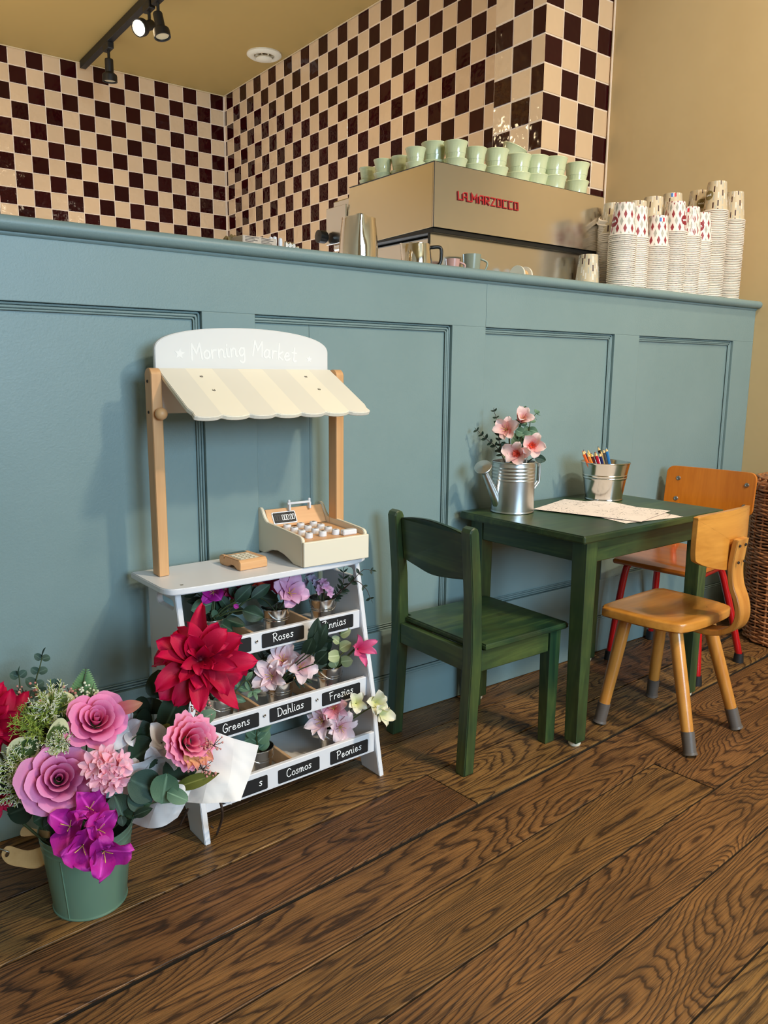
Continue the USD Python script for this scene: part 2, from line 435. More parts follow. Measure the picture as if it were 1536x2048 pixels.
BRUSH = mat('brushed_stainless_panel', (.70, .67, .62), .2, 1., bump=(3, .01))
BLACKP = mat('black_plastic', c(22, 21, 20), .35)
TRACKB = mat('black_track_paint', c(24, 22, 20), .5)
REDL = mat('red_logo_enamel', c(176, 20, 30), .4)
REDT = mat('red_tube_enamel', c(190, 14, 22), .2, coat=.5)
RUBBER = mat('dark_rubber', c(26, 24, 24), .6)
GREYF = mat('grey_ferrule', c(96, 88, 82), .45)
JADE = mat('pale_green_glaze', c(204, 210, 168), .12, coat=.6, rv=.03)
PAPERW = mat('white_paper_cup', c(240, 228, 214), .6, rv=.02)
VENTW = mat('vent_white', c(222, 208, 180), .5)
PINKC = mat('pink_glaze', c(196, 150, 140), .25)
SAGEC = mat('grey_green_glaze', c(140, 146, 128), .25)
BUCKET = mat('sage_enamel_bucket', c(104, 134, 112), .33, coat=.2, bevel=.001)
LEATHER = mat('tan_handle_wood', c(206, 160, 104), .5, var=(c(222, 180, 124), 30))
SOIL = mat('dark_inside', c(30, 28, 22), .9)
WAX = mat('white_tissue_paper', c(250, 247, 246), .7, trans=.12)
TRAYW = mat('tray_white', c(214, 212, 210), .5)


def green_wood(name, axis):
    s = [1., 1., 1.]; s['xyz'.index(axis)] = .09
    n = {'tc': ('texture_coordinate', {}), 'oi': ('object_info', {}), 'k': ('math', {'math_type': 'multiply', 'value2': 23.}), 'of': ('combine_xyz', {}), 'ad': ('vector_math', {'math_type': 'add'}), 'mp': ('mapping', {'scale': tuple(s)}),
         'nz': ('noise_texture', {'scale': 26., 'detail': 6., 'roughness': .68, 'distortion': 1.2}), 'rp': ('rgb_ramp', {'ramp': [(.36, c(14, 38, 26)), (.5, c(32, 64, 38)), (.66, c(74, 98, 52))]}),
         'n2': ('noise_texture', {'scale': 5., 'detail': 5., 'roughness': .6}), 'r2': ('rgb_ramp', {'ramp': [(.36, c(16, 50, 38)), (.64, c(84, 92, 44))]}), 'mx': ('mix', {'mix_type': 'mix', 'fac': .42}),
         'bv': ('bevel', {'radius': .003, 'samples': 4}), 'bp': ('bump', {'strength': .2, 'distance': .001}), 'p': ('principled_bsdf', {'roughness': .38, 'coat_weight': .25, 'coat_roughness': .25})}
    l = [('oi.random', 'k.value1'), ('k.value', 'of.x'), ('k.value', 'of.y'), ('tc.object', 'ad.vector1'), ('of.vector', 'ad.vector2'), ('ad.vector', 'mp.vector'), ('mp.vector', 'nz.vector'), ('nz.fac', 'rp.fac'), ('ad.vector', 'n2.vector'), ('n2.fac', 'r2.fac'),
         ('rp.color', 'mx.color1'), ('r2.color', 'mx.color2'), ('mx.color', 'p.base_color'), ('bv.bevel', 'bp.normal'), ('nz.fac', 'bp.height'), ('bp.normal', 'p.normal')]
    return usdkit.material(stage, f'/World/Looks/{name}', n, l, surface='p.BSDF')


GWX, GWY, GWZ = green_wood('green_stain_lengthwise', 'x'), green_wood('green_stain_across', 'y'), green_wood('green_stain_upright', 'z')


def petal_mat(name, base, tip, mid=None, rough=.55, trans=.22, vein=.0, edge=None, rv=.08):
    """petal or leaf: colour runs from base to tip (uv v), with an optional pale edge and midrib (uv u)"""
    n = {'tc': ('texture_coordinate', {}), 'sx': ('separate_xyz', {}), 'rp': ('rgb_ramp', {'ramp': [(0, base), (.5, mid or tuple((a + b) / 2 for a, b in zip(base, tip))), (1, tip)]}),
         'oi': ('object_info', {}), 'rm': ('map_range', {'from_min': 0., 'from_max': 1., 'to_min': 1 - rv, 'to_max': 1 + rv}), 'hs': ('hsv', {}),
         'u1': ('math', {'math_type': 'subtract', 'value2': .5}), 'u2': ('math', {'math_type': 'absolute'}),
         'p': ('principled_bsdf', {'roughness': rough, 'specular_ior_level': .3}), 'tl': ('translucent_bsdf', {}), 'mx': ('mix_closure', {'fac': trans}),
         'nz': ('noise_texture', {'scale': 9., 'detail': 3.}), 'bp': ('bump', {'strength': .25, 'distance': .0015}), 'mp': ('mapping', {'scale': (5., .7, 1)})}
    l = [('tc.UV', 'sx.vector'), ('sx.y', 'rp.fac'), ('oi.random', 'rm.value'), ('rm.result', 'hs.value'), ('sx.x', 'u1.value1'), ('u1.value', 'u2.value1'), ('tc.UV', 'mp.vector'), ('mp.vector', 'nz.vector'), ('nz.fac', 'bp.height'), ('bp.normal', 'p.normal')]
    src = 'rp.color'
    if vein:
        n['vr'] = ('rgb_ramp', {'ramp': [(0, (1, 1, 1)), (.035, (.5, .5, .5)), (.06, (0, 0, 0))]}); n['vm'] = ('mix', {'mix_type': 'mix', 'color2': tuple(min(1, x * (1 + vein) + .02) for x in tip)})
        l += [('u2.value', 'vr.fac'), ('vr.color', 'vm.fac'), (src, 'vm.color1')]; src = 'vm.color'
    if edge:
        n['en'] = ('noise_texture', {'scale': 6., 'detail': 3.}); n['ea'] = ('math', {'math_type': 'multiply_add', 'value2': .3}); n['er'] = ('rgb_ramp', {'ramp': [(.44, (0, 0, 0)), (.5, (1, 1, 1))]}); n['em'] = ('mix', {'mix_type': 'mix', 'color2': edge})
        l += [('tc.UV', 'en.vector'), ('en.fac', 'ea.value1'), ('u2.value', 'ea.value3'), ('ea.value', 'er.fac'), ('er.color', 'em.fac'), (src, 'em.color1')]; src = 'em.color'
    l += [(src, 'hs.color'), ('hs.color', 'p.base_color'), ('hs.color', 'tl.color'), ('p.BSDF', 'mx.closure1'), ('tl.BSDF', 'mx.closure2')]
    return usdkit.material(stage, f'/World/Looks/{name}', n, l, surface='mx.closure')


P_CRIM = petal_mat('crimson_petal', c(104, 2, 30), c(214, 10, 72), c(176, 3, 50))
P_ROSE = petal_mat('rose_pink_petal', c(176, 40, 104), c(248, 152, 198), c(226, 92, 152))
P_ROSE2 = petal_mat('mauve_rose_petal', c(166, 44, 112), c(242, 160, 208), c(216, 96, 158))
P_PINK = petal_mat('pale_pink_petal', c(240, 122, 136), c(252, 206, 220), c(250, 178, 196))
P_PEON = petal_mat('peony_pink_petal', c(222, 60, 108), c(250, 166, 196), c(238, 96, 146))
P_PEONY = petal_mat('peony_yellow_petal', c(236, 210, 110), c(236, 150, 140))
P_MAG = petal_mat('magenta_petal', c(150, 24, 120), c(206, 60, 176), c(190, 34, 156), vein=.5)
P_LIL = petal_mat('lilac_pink_petal', c(206, 140, 186), c(232, 190, 222))
P_LAV = petal_mat('lavender_petal', c(150, 136, 168), c(196, 186, 208))
P_BLUSH = petal_mat('blush_petal', c(238, 172, 190), c(248, 232, 236), c(244, 214, 222))
P_HOT = petal_mat('hot_pink_petal', c(214, 50, 110), c(240, 120, 168))
P_CREAM = petal_mat('cream_petal', c(220, 222, 150), c(246, 240, 226))
P_WHITE = petal_mat('white_petal', c(206, 206, 204), c(238, 240, 246))
P_SALM = petal_mat('salmon_petal', c(236, 130, 132), c(250, 224, 218), c(247, 198, 192))
P_CORAL = petal_mat('coral_petal', c(214, 60, 40), c(246, 110, 84))
P_BURG = petal_mat('burgundy_petal', c(110, 14, 50), c(190, 40, 96))
L_DARK = petal_mat('dark_leaf', c(30, 50, 36), c(46, 72, 52), vein=.6, trans=.1, rough=.42)
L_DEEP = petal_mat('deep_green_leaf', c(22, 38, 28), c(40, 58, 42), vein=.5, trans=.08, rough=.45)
L_EUC = petal_mat('eucalyptus_leaf', c(70, 104, 80), c(116, 146, 116), vein=.3, trans=.12)
L_EUCD = petal_mat('dark_eucalyptus_leaf', c(36, 62, 54), c(66, 92, 80), vein=.3, trans=.1)
L_PALE = petal_mat('pale_eucalyptus_leaf', c(150, 164, 112), c(196, 204, 158), vein=.2, trans=.2)
L_VAR = petal_mat('variegated_leaf', c(44, 70, 34), c(96, 118, 62), trans=.12, edge=c(228, 224, 178))
L_FERN = petal_mat('fern_leaf', c(70, 116, 70), c(128, 168, 116), trans=.2)
L_OLIVE = petal_mat('olive_leaf', c(84, 92, 34), c(128, 130, 62), vein=.4, trans=.15)
STEMG = mat('stem_green', c(64, 76, 40), .6)
STEMB = mat('stem_brown', c(60, 42, 30), .7)
ASTW = mat('astilbe_white', c(226, 226, 200), .7)
ASTG = mat('astilbe_green', c(152, 170, 70), .7)
STAM = mat('stamen_yellow', c(222, 190, 110), .6)
STAMO = mat('stamen_orange', c(232, 92, 50), .6)
BERRY = mat('dusty_pink_buds', c(206, 140, 130), .7)

# ------------------------------------------------------------------ the setting: floor
floor = struct('floor')
part(floor, 'subfloor', cbox((-5, -5, -.06), (.1, .9, -.0032), .001), GAP, False)
FA = math.atan(.0700); FC, FS = math.cos(FA), math.sin(FA)
rows = [.165, .02, -.13, -.285, -.44, -.58, -.724, -.86, -1.0] + [-1.0 - .143 * k for k in range(1, 31)]
joints = {1: [-.9, .06, 1.2], 2: [-1.6, .86], 3: [-1.2, .06, 1.35], 4: [-1.9, 1.45], 5: [-1.3, .49, 1.6], 6: [-.95, 1.3], 7: [-1.8, .75]}
gapw = {3: .009, 2: .0055, 1: .004}
prng = random.Random(21)
for r in range(len(rows) - 1):
    hi, lo = rows[r] * FC - gapw.get(r - 1, .0036) / 2, rows[r + 1] * FC + gapw.get(r, .0036) / 2
    js = [-3.6] + joints.get(r, [prng.uniform(-2.2, -.9), prng.uniform(.1, 1.2)]) + [2.1]
    for a, b in zip(js, js[1:]):
        dz = prng.uniform(-.0008, .0008)
        v, f = cbox((a + .0013, lo, -.0200), (b - .0013, hi, dz), .0009)
        w = np.stack([-1.7 + v[:, 0] * FC - v[:, 1] * FS, v[:, 0] * FS + v[:, 1] * FC, v[:, 2]], 1)
        w[:, 0] = np.clip(w[:, 0], -5, .098); w[:, 1] = np.clip(w[:, 1], -5, 1e9)
        part(floor, 'plank', (w, f), OAK, False)

# ------------------------------------------------------------------ walls and ceilings
HZ = 2.757
wall_right = struct('wall_right')                              # the plain beige wall that the counter runs into
part(wall_right, 'wall_face', cbox((.0986, -5, -.06), (.25, .955, HZ + .02), .001), BEIGE, False)
wall_left = struct('wall_left')
pl = sbox(-5, -.06, 4.1, HZ + .02)
part(wall_left, 'wall_face', extr(pl, .12, 'yz', -5.12), PLAIN, False)
wall_front = struct('wall_front')
pl = sbox(-5.12, -.06, .25, HZ + .02).difference(sbox(-2.95, 1.0, -1.05, 2.5))
part(wall_front, 'wall_face', extr(pl, .12, 'xz', -5.12), PLAIN, False)
for nm, o_, ax, w0, w1, z0, z1 in (('window_1', -5.06, 'x', -2.95, -1.05, 1.0, 2.5),):
    wn = struct(nm)
    ring = sbox(w0, z0, w1, z1).difference(sbox(w0 + .05, z0 + .05, w1 - .05, z1 - .05))
    ring = unary_union([ring, sbox((w0 + w1) / 2 - .02, z0, (w0 + w1) / 2 + .02, z1)])
    part(wn, 'window_frame', extr(ring, .05, 'xz' if ax == 'x' else 'yz', o_), WHITE)
ceiling = struct('ceiling')
part(ceiling, 'ceiling_face', cbox((-5.1, -5.1, HZ), (.25, 4.1, HZ + .1), .001), CEIL, False)

wall_back = struct('wall_back')
part(wall_back, 'wall_face', cbox((-5.1, 3.941, -.06), (.12, 4.1, HZ + .02), .001), GROUT, False)
wall_alcove = struct('wall_alcove')
part(wall_alcove, 'wall_face', cbox((.003, .955, -.06), (.12, 4.0, HZ + .02), .001), GROUT, False)
wall_pillar = struct('wall_pillar')
part(wall_pillar, 'wall_face', cbox((-.285, .690, -.06), (.0985, .953, HZ + .02), .001), GROUT, False)


def tiles(wall, axis, sign, face, cols, rows_, parity, stuff_below):
    """tiles on the wall plane axis = face; cols, rows_ = lists of (low, high, index); sign = outward direction; the lower rows go into one part"""
    rest = {0: [], 1: []}
    for (z0, z1, j) in rows_:
        for (a0, a1, i) in cols:
            if a1 - a0 < .006:
                continue
            dark = (i + j) % 2 == parity
            e = .0027; d = rng.uniform(.0009, .0018); w0, w1 = face - d, face + .003
            m = cbox((w0, a0 + e, z0 + e), (w1, a1 - e, z1 - e), .0012) if axis == 'x' else cbox((a0 + e, w0, z0 + e), (a1 - e, w1, z1 - e), .0012)
            if stuff_below(a0, z0):
                rest[dark].append(m)
            else:
                part(wall, 'tile', m, TDARK if dark else TCREAM, 30)
    for k in (0, 1):
        if rest[k]:
            part(wall, 'tile_field', cat(rest[k]), TDARK if k else TCREAM, 30, kind='stuff')


zrow = [(HZ - .1 * j, HZ - .1 * (j - 1), j) for j in range(1, 14)]
xcol = [(-.00465 - .1 * (k + 1), -.00465 - .1 * k, -k - 1 + 10) for k in range(0, 22)] + [(-.00465, .002, 10)]
tiles(wall_back, 'y', -1, 3.941, xcol, zrow, 0, lambda a, z: z < 1.75 or a < -1.62)
ycol = [(3.938 - .13055 - .1 * (k + 1), 3.938 - .13055 - .1 * k, k) for k in range(0, 28)] + [(3.838 - .03, 3.938 - .03, -1), (3.908, 3.933, -2)]
ycol = [(a, min(b, 3.933), i) if i > -2 else (3.9085, 3.933, i) for a, b, i in ycol]
tiles(wall_alcove, 'x', -1, .003, ycol, zrow, 0, lambda a, z: z < 1.45 or (z < 1.75 and a > 1.9))
prow = [(2.1055 - .1 * (r + 1), min(2.1055 - .1 * r, HZ), r) for r in range(-7, 9)]
pcol = [(-.288 + .1 * k, min(-.288 + .1 * (k + 1), .0985), k) for k in range(4)]
tiles(wall_pillar, 'y', -1, .690, pcol, prow, 0, lambda a, z: z < 1.25)
pside = [(.687, .755, 0), (.755, .855, 1), (.855, .953, 2)]
tiles(wall_pillar, 'x', -1, -.285, pside, prow, 1, lambda a, z: z < 1.25)
tr = struct('trim_1')
part(tr, 'pillar_edge_strip', cbox((.0905, .676, 1.0), (.0983, .684, HZ), .002), GROUT)
tr = struct('trim_2')
part(tr, 'ceiling_bead', cat([tube([(-5, 3.93, HZ - .003), (0, 3.93, HZ - .003)], .005, 6), tube([(-.006, 3.93, HZ - .003), (-.006, .95, HZ - .003)], .004, 6)]), BEIGE)

# ------------------------------------------------------------------ the panelled bar counter
bar = thing('bar_counter', 'sage blue painted bar counter front with recessed panels and rounded top edge', 'counter')
X0, X1 = -4.4, .0984
D = .014
part(bar, 'carcass', cbox((X0, D + .014, 0), (X1, .19, 1.1), .001), SAGE, False)
nose = Polygon([(.205, 1.098), (.205, 1.122), (-.006, 1.122)] + [(-.010 + .0125 * math.cos(t), 1.1095 + .0125 * math.sin(t)) for t in np.linspace(PI / 2, 3 * PI / 2, 12)] + [(0.0, 1.097)])
part(bar, 'top_ledge', extr(nose, X1 - X0, 'yz', X0), SAGE, 40)
part(bar, 'cove_bead', tube([(X0, .002, 1.095), (X1, .002, 1.095)], .006, 8), SAGE, True)
for a, b in ((X0, -1.2123), (-1.2117, X1)):
    part(bar, 'top_rail', cbox((a, 0, .983), (b, D + .014, 1.0975), .0004), SAGE, 30)
panels = [(-4.40, -3.85), (-3.735, -3.19), (-2.533 - .657, -2.65), (-2.533, -1.988), (-1.8705, -1.326), (-1.212, -.684), (-.564, -.0306)]
panels = [panels[0], (-3.75, -3.305)] + panels[2:]
ends = [(panels[i][1], panels[i + 1][0]) for i in range(len(panels) - 1)] + [(panels[-1][1], X1)]
for a, b in ends:
    part(bar, 'stile', cbox((a, 0, .235), (b, D + .014, .983), .0004), SAGE, 30)
part(bar, 'bottom_rail', cbox((X0, 0, .118), (X1, D + .014, .235), .0004), SAGE, 30)
part(bar, 'baseboard', cbox((X0, -.004, .001), (X1, D + .014, .106), .001), SAGE, 30)
for zz, rr in ((.1085, .0035), (.1145, .0028)):
    part(bar, 'baseboard_bead', tube([(X0, -.001, zz), (X1, -.001, zz)], rr, 8), SAGE, True)
for a, b in panels:
    brd = [(a, b)] if a != -1.8705 else [(a, -1.7323), (-1.7317, b)]
    for p0, p1 in brd:
        part(bar, 'panel_board', cbox((p0, D, .235), (p1, D + .014, .983), .0003), SAGE, 30)
    # the moulding: three beads with dark quirks between them, along the right side, the top and the foot of the panel
    for k, (ins, r) in enumerate(((.0028, .0026), (.0085, .0028), (.0135, .002))):
        path = [(a, D - .004, .983 - ins), (b - ins - .004, D - .004, .983 - ins), (b - ins - .0012, D - .004, .983 - ins - .0012), (b - ins, D - .004, .983 - ins - .004), (b - ins, D - .004, .235 + ins), (a, D - .004, .235 + ins)]
        part(bar, 'moulding_bead', tube(path, r, 8), SAGE, 40)
wt = thing('back_worktop', 'low worktop behind the bar counter that carries the coffee machine', 'worktop')
part(wt, 'worktop_board', cbox((-4.3, .207, .88), (.095, .684, .92), .004), mat('worktop_stone', c(120, 104, 88), .4))
part(wt, 'worktop_front', cbox((-4.3, .21, 0), (.09, .23, .88), .001), PLAIN)
part(wt, 'worktop_back', cbox((-4.3, .62, 0), (.09, .64, .88), .001), PLAIN)

# ------------------------------------------------------------------ ceiling: track light and air valve
tl = thing('track_light', 'black ceiling track with small black spotlights above the bar', 'track light')
part(tl, 'track_rail', cbox((-.994, 1.2, 2.712), (-.958, 3.905, HZ - .001), .002), TRACKB)
BULB = usdkit.material(stage, '/World/Looks/lit_lamp', {'e': ('emission', {'color': WARM, 'strength': 60.})}, [], surface='e.emission')
LENS = mat('unlit_lamp_lens', c(200, 180, 140), .3)


def spot(y, aim, lit, power):
    """a lamp head on a stalk under the rail"""
    p0 = V3(-.976, y, 2.712)
    h = part(tl, 'spotlight', cat([cbox(p0 + (-.018, -.045, -.035), p0 + (.018, .045, .002), .004), tube([p0 + (0, 0, -.03), p0 + (0, 0, -.1)], .008, 10)]), TRACKB)
    d = V3(*aim); d /= np.linalg.norm(d); q = p0 + (0, 0, -.1)
    m = frame(d)
    body = move(lathe([(0, -.02), (.022, -.02), (.024, -.015), (.024, .05), (.04, .062), (.042, .07), (.042, .1), (.036, .1), (.034, .092), (0, .09)], 24), q, m[:3, :3])
    part(h, 'lamp_head', body, TRACKB)
    part(h, 'lamp_lens', move(lathe([(0, .094), (.033, .093)], 20), q, m[:3, :3]), BULB if lit else LENS)
    if power:
        s = light('SphereLight', f'/World/spot_lamp_{int(y * 100)}', WARM, power, q + d * .14, q + d, Radius=.03)
        UsdLux.ShapingAPI.Apply(s.GetPrim()); UsdLux.ShapingAPI(s).CreateShapingConeAngleAttr(62.); UsdLux.ShapingAPI(s).CreateShapingConeSoftnessAttr(.8)


spot(3.42, (.02, .06, -1), False, 75.)
spot(2.78, (-.75, -.45, -.45), True, 80.)
spot(2.66, (.1, -.2, -.95), False, 0)
spot(1.75, (.55, .2, -.8), True, 90.)
for k_, (pos, aim, _, _) in enumerate(SHOP):
    sl_ = thing('ceiling_spotlight', ['black ceiling spotlight above the wooden chairs', 'black ceiling spotlight above the toy stall', 'black ceiling spotlight above the open floor', 'black ceiling spotlight aimed at the paper cups'][k_], 'spotlight', pos)
    d_ = V3(*aim) - V3(*pos); d_ /= np.linalg.norm(d_)
    part(sl_, 'stalk', cat([lathe([(0, HZ - pos[2] - .014), (.04, HZ - pos[2] - .012), (.04, HZ - pos[2] - .001), (0, HZ - pos[2] - .001)], 20), tube([(0, 0, HZ - pos[2] - .01), (0, 0, 0)], .008, 8)]), TRACKB)
    part(sl_, 'lamp_head', move(lathe([(0, -.02), (.024, -.02), (.026, .05), (.042, .065), (.042, .1), (.036, .1), (.034, .09), (0, .088)], 24), (0, 0, 0), frame(d_)[:3, :3]), TRACKB)
    part(sl_, 'lamp_lens', move(lathe([(0, .093), (.033, .092)], 20), (0, 0, 0), frame(d_)[:3, :3]), BULB)
pd_ = thing('pendant_lamp', 'opal globe pendant lamp hanging over the left end of the bar', 'pendant lamp', (-2.15, 2.75, HZ))
part(pd_, 'cord', cat([lathe([(0, -.03), (.045, -.025), (.05, -.001), (0, -.001)], 20), tube([(0, 0, -.02), (0, 0, -.2)], .003, 6), lathe([(0, -.235), (.02, -.235), (.02, -.2), (0, -.2)], 16)]), TRACKB)
part(pd_, 'globe', move(lathe([(.075 * math.sin(a) + .0001, -.305 - .075 * math.cos(a)) for a in np.linspace(0, PI, 20)], 28), (0, 0, 0)), usdkit.material(stage, '/World/Looks/opal_globe', {'e': ('emission', {'color': WARM, 'strength': 34.})}, [], surface='e.emission'), True)
vent = thing('ceiling_vent', 'round cream air valve in the ochre ceiling near the tiled corner', 'vent')
part(vent, 'vent_ring', move(lathe([(.105, 0), (.105, -.008), (.09, -.018), (.07, -.02), (.06, -.012), (.06, 0)], 40), (-.137, 3.10, HZ)), VENTW, 50)
part(vent, 'vent_disc', move(lathe([(0, -.012), (.035, -.014), (.048, -.022), (.05, -.03), (.03, -.038), (0, -.04)], 30), (-.137, 3.10, HZ)), VENTW, 50)
part(vent, 'vent_blade', cat([move(cbox((.0, -.002, -.02), (.058, .002, -.004), .0005), (-.137, 3.10, HZ), rotm([0, 0, 1], a)) for a in np.arange(8) * PI / 4]), VENTW)

# ------------------------------------------------------------------ toy market stall (local: x along the counter, y away from the camera)
SO, SR = (-2.109, -.239, 0), 1.8


def S(x, y, z):
    a = math.radians(SR); return V3(SO[0] + x * math.cos(a) - y * math.sin(a), SO[1] + x * math.sin(a) + y * math.cos(a), z)


def screws(parent, pts, axis='y', r=.0034, m=SCREW, d=.0012):
    for p in pts:
        disc = lathe([(0, 0), (r, 0), (r, d * .6), (r * .75, d), (r * .45, d * .4), (0, d * .4)], 14)
        R = {'y': rotm([1, 0, 0], PI / 2), 'x': rotm([0, 1, 0], -PI / 2), 'z': np.eye(3)}[axis] if isinstance(axis, str) else axis
        part(parent, 'screw', move(disc, p, R), m)


stall = thing('market_stall', 'white toy market stall with beech posts, scalloped cream striped awning and chalkboard labels', 'toy stall', SO, SR)
curve = spline([(0.001, 0), (.010, .04), (.021, .10), (.030, .165), (.043, .228), (.060, .30), (.077, .385), (.095, .470)], 4)
prof = Polygon(list(curve) + [(.219, .470), (.219, 0), (.172, 0), (.165, .022), (.150, .042), (.128, .050), (.098, .048), (.078, .036), (.066, .0)])
prof = prof.difference(LineString([(.110, .438), (.168, .438)]).buffer(.0095, quad_segs=6))
for x in (-.012, .401):
    part(stall, 'side_panel', extr(prof, .012, 'yz', x, b=.0012), WHITE, 30)
top = Polygon([(-.045, .219), (-.045, .085)] + list(spline([(-.045, .085), (-.040, .066), (-.024, .053), (.03, .047), (.12, .045), (.205, .044), (.29, .045), (.36, .048), (.395, .058), (.414, .075), (.420, .10)], 4)) + [(.420, .219)])
part(stall, 'counter_top', extr(top, .012, 'xy', .471, b=.0015), WHITE, 30)
screws(stall, [(-.006, .075, .4825), (.405, .20, .4825)], 'z')
labels = {0: ['', 'Roses', 'Zinnias'], 1: ['Greens', 'Dahlias', 'Frezias'], 2: ['s', 'Cosmos', 'Peonies']}
tiers = [(.074, .320, .360, .320), (.049, .172, .215, .172), (.020, .052, .098, .050)]
for t, (y, z0, z1, zf) in enumerate(tiers):
    rail = part(stall, 'label_rail', cbox((.0005, y, z0), (.4005, y + .010, z1), .0012), WHITE, 30)
    for k, x in enumerate((.034, .157, .283)):
        bd = part(rail, 'chalk_label', extr(rpoly([(x, z0 + .006), (x + .099, z0 + .006), (x + .099, z0 + .035), (x, z0 + .035)], .003), .0012, 'xz', y - .0011), BLACKB, 30, label='black chalkboard label' if not labels[t][k] else f'black chalkboard label reading {labels[t][k]}')
        if labels[t][k]:
            ink, w = writing(labels[t][k], .0088, .0017); w = w if len(labels[t][k]) > 1 else -.06
            s = min(1, .084 / abs(w)); ink = affinity.translate(affinity.scale(ink, s, s, origin=(0, 0)), x + .0495 - w * s / 2, z0 + .0155)
            ink = affinity.rotate(ink, 3, origin=(x + .05, z0 + .02))
            v, f = extr(ink, .0003, 'xz', y - .0014); part(stall, 'chalk_writing', (v, f), CHALK, False)
    if t < 2:
        screws(rail, [(.145, y - .0008, (z0 + z1) / 2 + .003), (.270, y - .0008, (z0 + z1) / 2 + .003)])
    part(stall, 'tray_floor', cbox((.0005, y + .010, zf), (.4005, .216, zf + .006), .0008), TRAYW, 30)
    for x in ((.1385, .273) if t < 2 else (.1985,)):
        part(stall, 'tray_divider', cbox((x, y + .0105, zf + .0062), (x + .007, .214, zf + .040), .0008), BEECHY, 30)
post = unary_union([sbox(.150, .4832, .180, .862), Point(.165, .8575).buffer(.0151, quad_segs=8)]).buffer(-.0005)
for x in (-.0165, .3925):
    p = part(stall, 'post', extr(post, .0205, 'yz', x, b=.001), BEECH, 30)
    screws(p, [(x - .0004, .166, .848), (x - .0004, .166, .792)], 'x', .0028, DARKHOLE)
part(stall, 'dowel_knob', ball(.0112, (-.004, .1395, .790), k=3), BEECH, True)
arc = [(.1985 + .1935 * math.sin(t), .905 + .046 * math.cos(t) ** .8) for t in np.linspace(-PI / 2 + .02, PI / 2 - .02, 41)]
sign = Polygon([(.005, .788), (.005, .880)] + arc + [(.392, .880), (.392, .788)]).buffer(-.006, join_style=1).buffer(.006, quad_segs=5)
sg = part(stall, 'sign_board', extr(sign, .010, 'xz', .180, b=.0012), SIGNW, 30)
for word, xc, ang in (('Morning', .135, 5), ('Market', .262, -6)):
    ink, w = writing(word, .0155, .0034); s = min(1, .124 / w)
    ink = affinity.rotate(affinity.translate(affinity.scale(ink, s, s, origin=(0, 0)), xc - w * s / 2, .893), ang, origin=(xc, .90))
    part(sg, 'sign_writing', extr(ink, .0003, 'xz', .1796), WHITE2, False)
for xc, zc, r in ((.054, .899, .011), (.344, .893, .008)):
    star = Polygon([(xc + (r if k % 2 == 0 else r * .45) * math.sin(k * PI / 5 + .1), zc + (r if k % 2 == 0 else r * .45) * math.cos(k * PI / 5 + .1)) for k in range(10)])
    part(sg, 'printed_star', extr(star, .0003, 'xz', .1796), WHITE2, False)
# awning: a board sloping down and forwards, with a scalloped edge and seven printed stripes
Wd, Ln = .387, .160
edge = []
for k in range(7):
    for t in np.linspace(0, PI, 9)[(0 if k == 0 else 1):]:
        edge.append((Wd * (k + .5 - .5 * math.cos(t)) / 7, Ln + .002 + .0115 * math.sin(t) ** .75))
aw = Polygon([(0, 0)] + [(0, Ln * .88), (.004, Ln * .97)] + edge[1:-1] + [(Wd - .004, Ln * .98), (Wd, Ln * .90), (Wd, 0)]).buffer(.004).buffer(-.008).buffer(.004, quad_segs=4)
v, f = extr(aw, .009, 'xy', 0, b=.0012)
dn = V3(0, -.153, -.084); dn /= np.linalg.norm(dn); nm = np.cross([1, 0, 0], dn); nm = -nm if nm[2] < 0 else nm
AW = lambda q: V3(.005, .178, .8645) + np.outer(q[:, 0], [1, 0, 0]) + np.outer(q[:, 1], dn) + np.outer(q[:, 2], nm)
STRIPE = mat('awning_stripes', c(233, 228, 214), .5, bevel=.001, extra=({'sx': ('separate_xyz', {}), 'a': ('math', {'math_type': 'subtract', 'value2': .005}), 'b': ('math', {'math_type': 'divide', 'value2': Wd / 3.5}), 'fr': ('math', {'math_type': 'fraction'}), 'lt': ('math', {'math_type': 'less_than', 'value2': .5}),
             'mi': ('mix', {'color1': c(242, 232, 210), 'color2': c(231, 223, 206)})}, [('tc.object', 'sx.vector'), ('sx.x', 'a.value1'), ('a.value', 'b.value1'), ('b.value', 'fr.value1'), ('fr.value', 'lt.value1'), ('lt.value', 'mi.fac'), ('mi.color', 'p.base_color')]))
ab = part(stall, 'awning_board', (AW(v), f[:, ::-1]), STRIPE, 30, label='cream and grey striped scalloped awning board')
for x, s in ((.075, .032), (.075, .083), (.308, .032), (.308, .083)):
    screws(ab, [AW(np.array([[x + (s - .03) * .05, s, .0088]]))[0]], frame(nm)[:3, :3], .0034)

# toy cash register on the stall counter
reg = thing('toy_cash_register', 'cream and beech toy cash register with white keys on the right of the stall counter', 'toy cash register', tuple(S(.237, .049, .4835)), -.6)
rp_ = Polygon([(0, 0), (.034, 0), (.05, .006), (.075, .013), (.1, .016), (.125, .013), (.145, .006), (.158, 0), (.186, 0), (.186, .090)] + list(spline([(.186, .090), (.183, .095), (.176, .0955), (.168, .090), (.160, .079), (.150, .071), (.138, .068), (.08, .0655), (.02, .062), (.006, .060), (0, .055)], 4)))
for x in (0, .150):
    part(reg, 'side_panel', extr(rp_, .008, 'yz', x, b=.0012), CREAMT, 30)
part(reg, 'front_panel', cbox((.0005, -.0075, .001), (.1575, -.0003, .0515), .0012), CREAMT, 30)
part(reg, 'back_panel', cbox((.0085, .178, .004), (.1495, .185, .086), .001), CREAMT, 30)
kd = hull([(x, y, z) for x in (.0085, .1495) for y, z in ((.0002, .041), (.0002, .050), (.145, .054), (.145, .045))])
part(reg, 'key_deck', kd, BEECHX, 30)
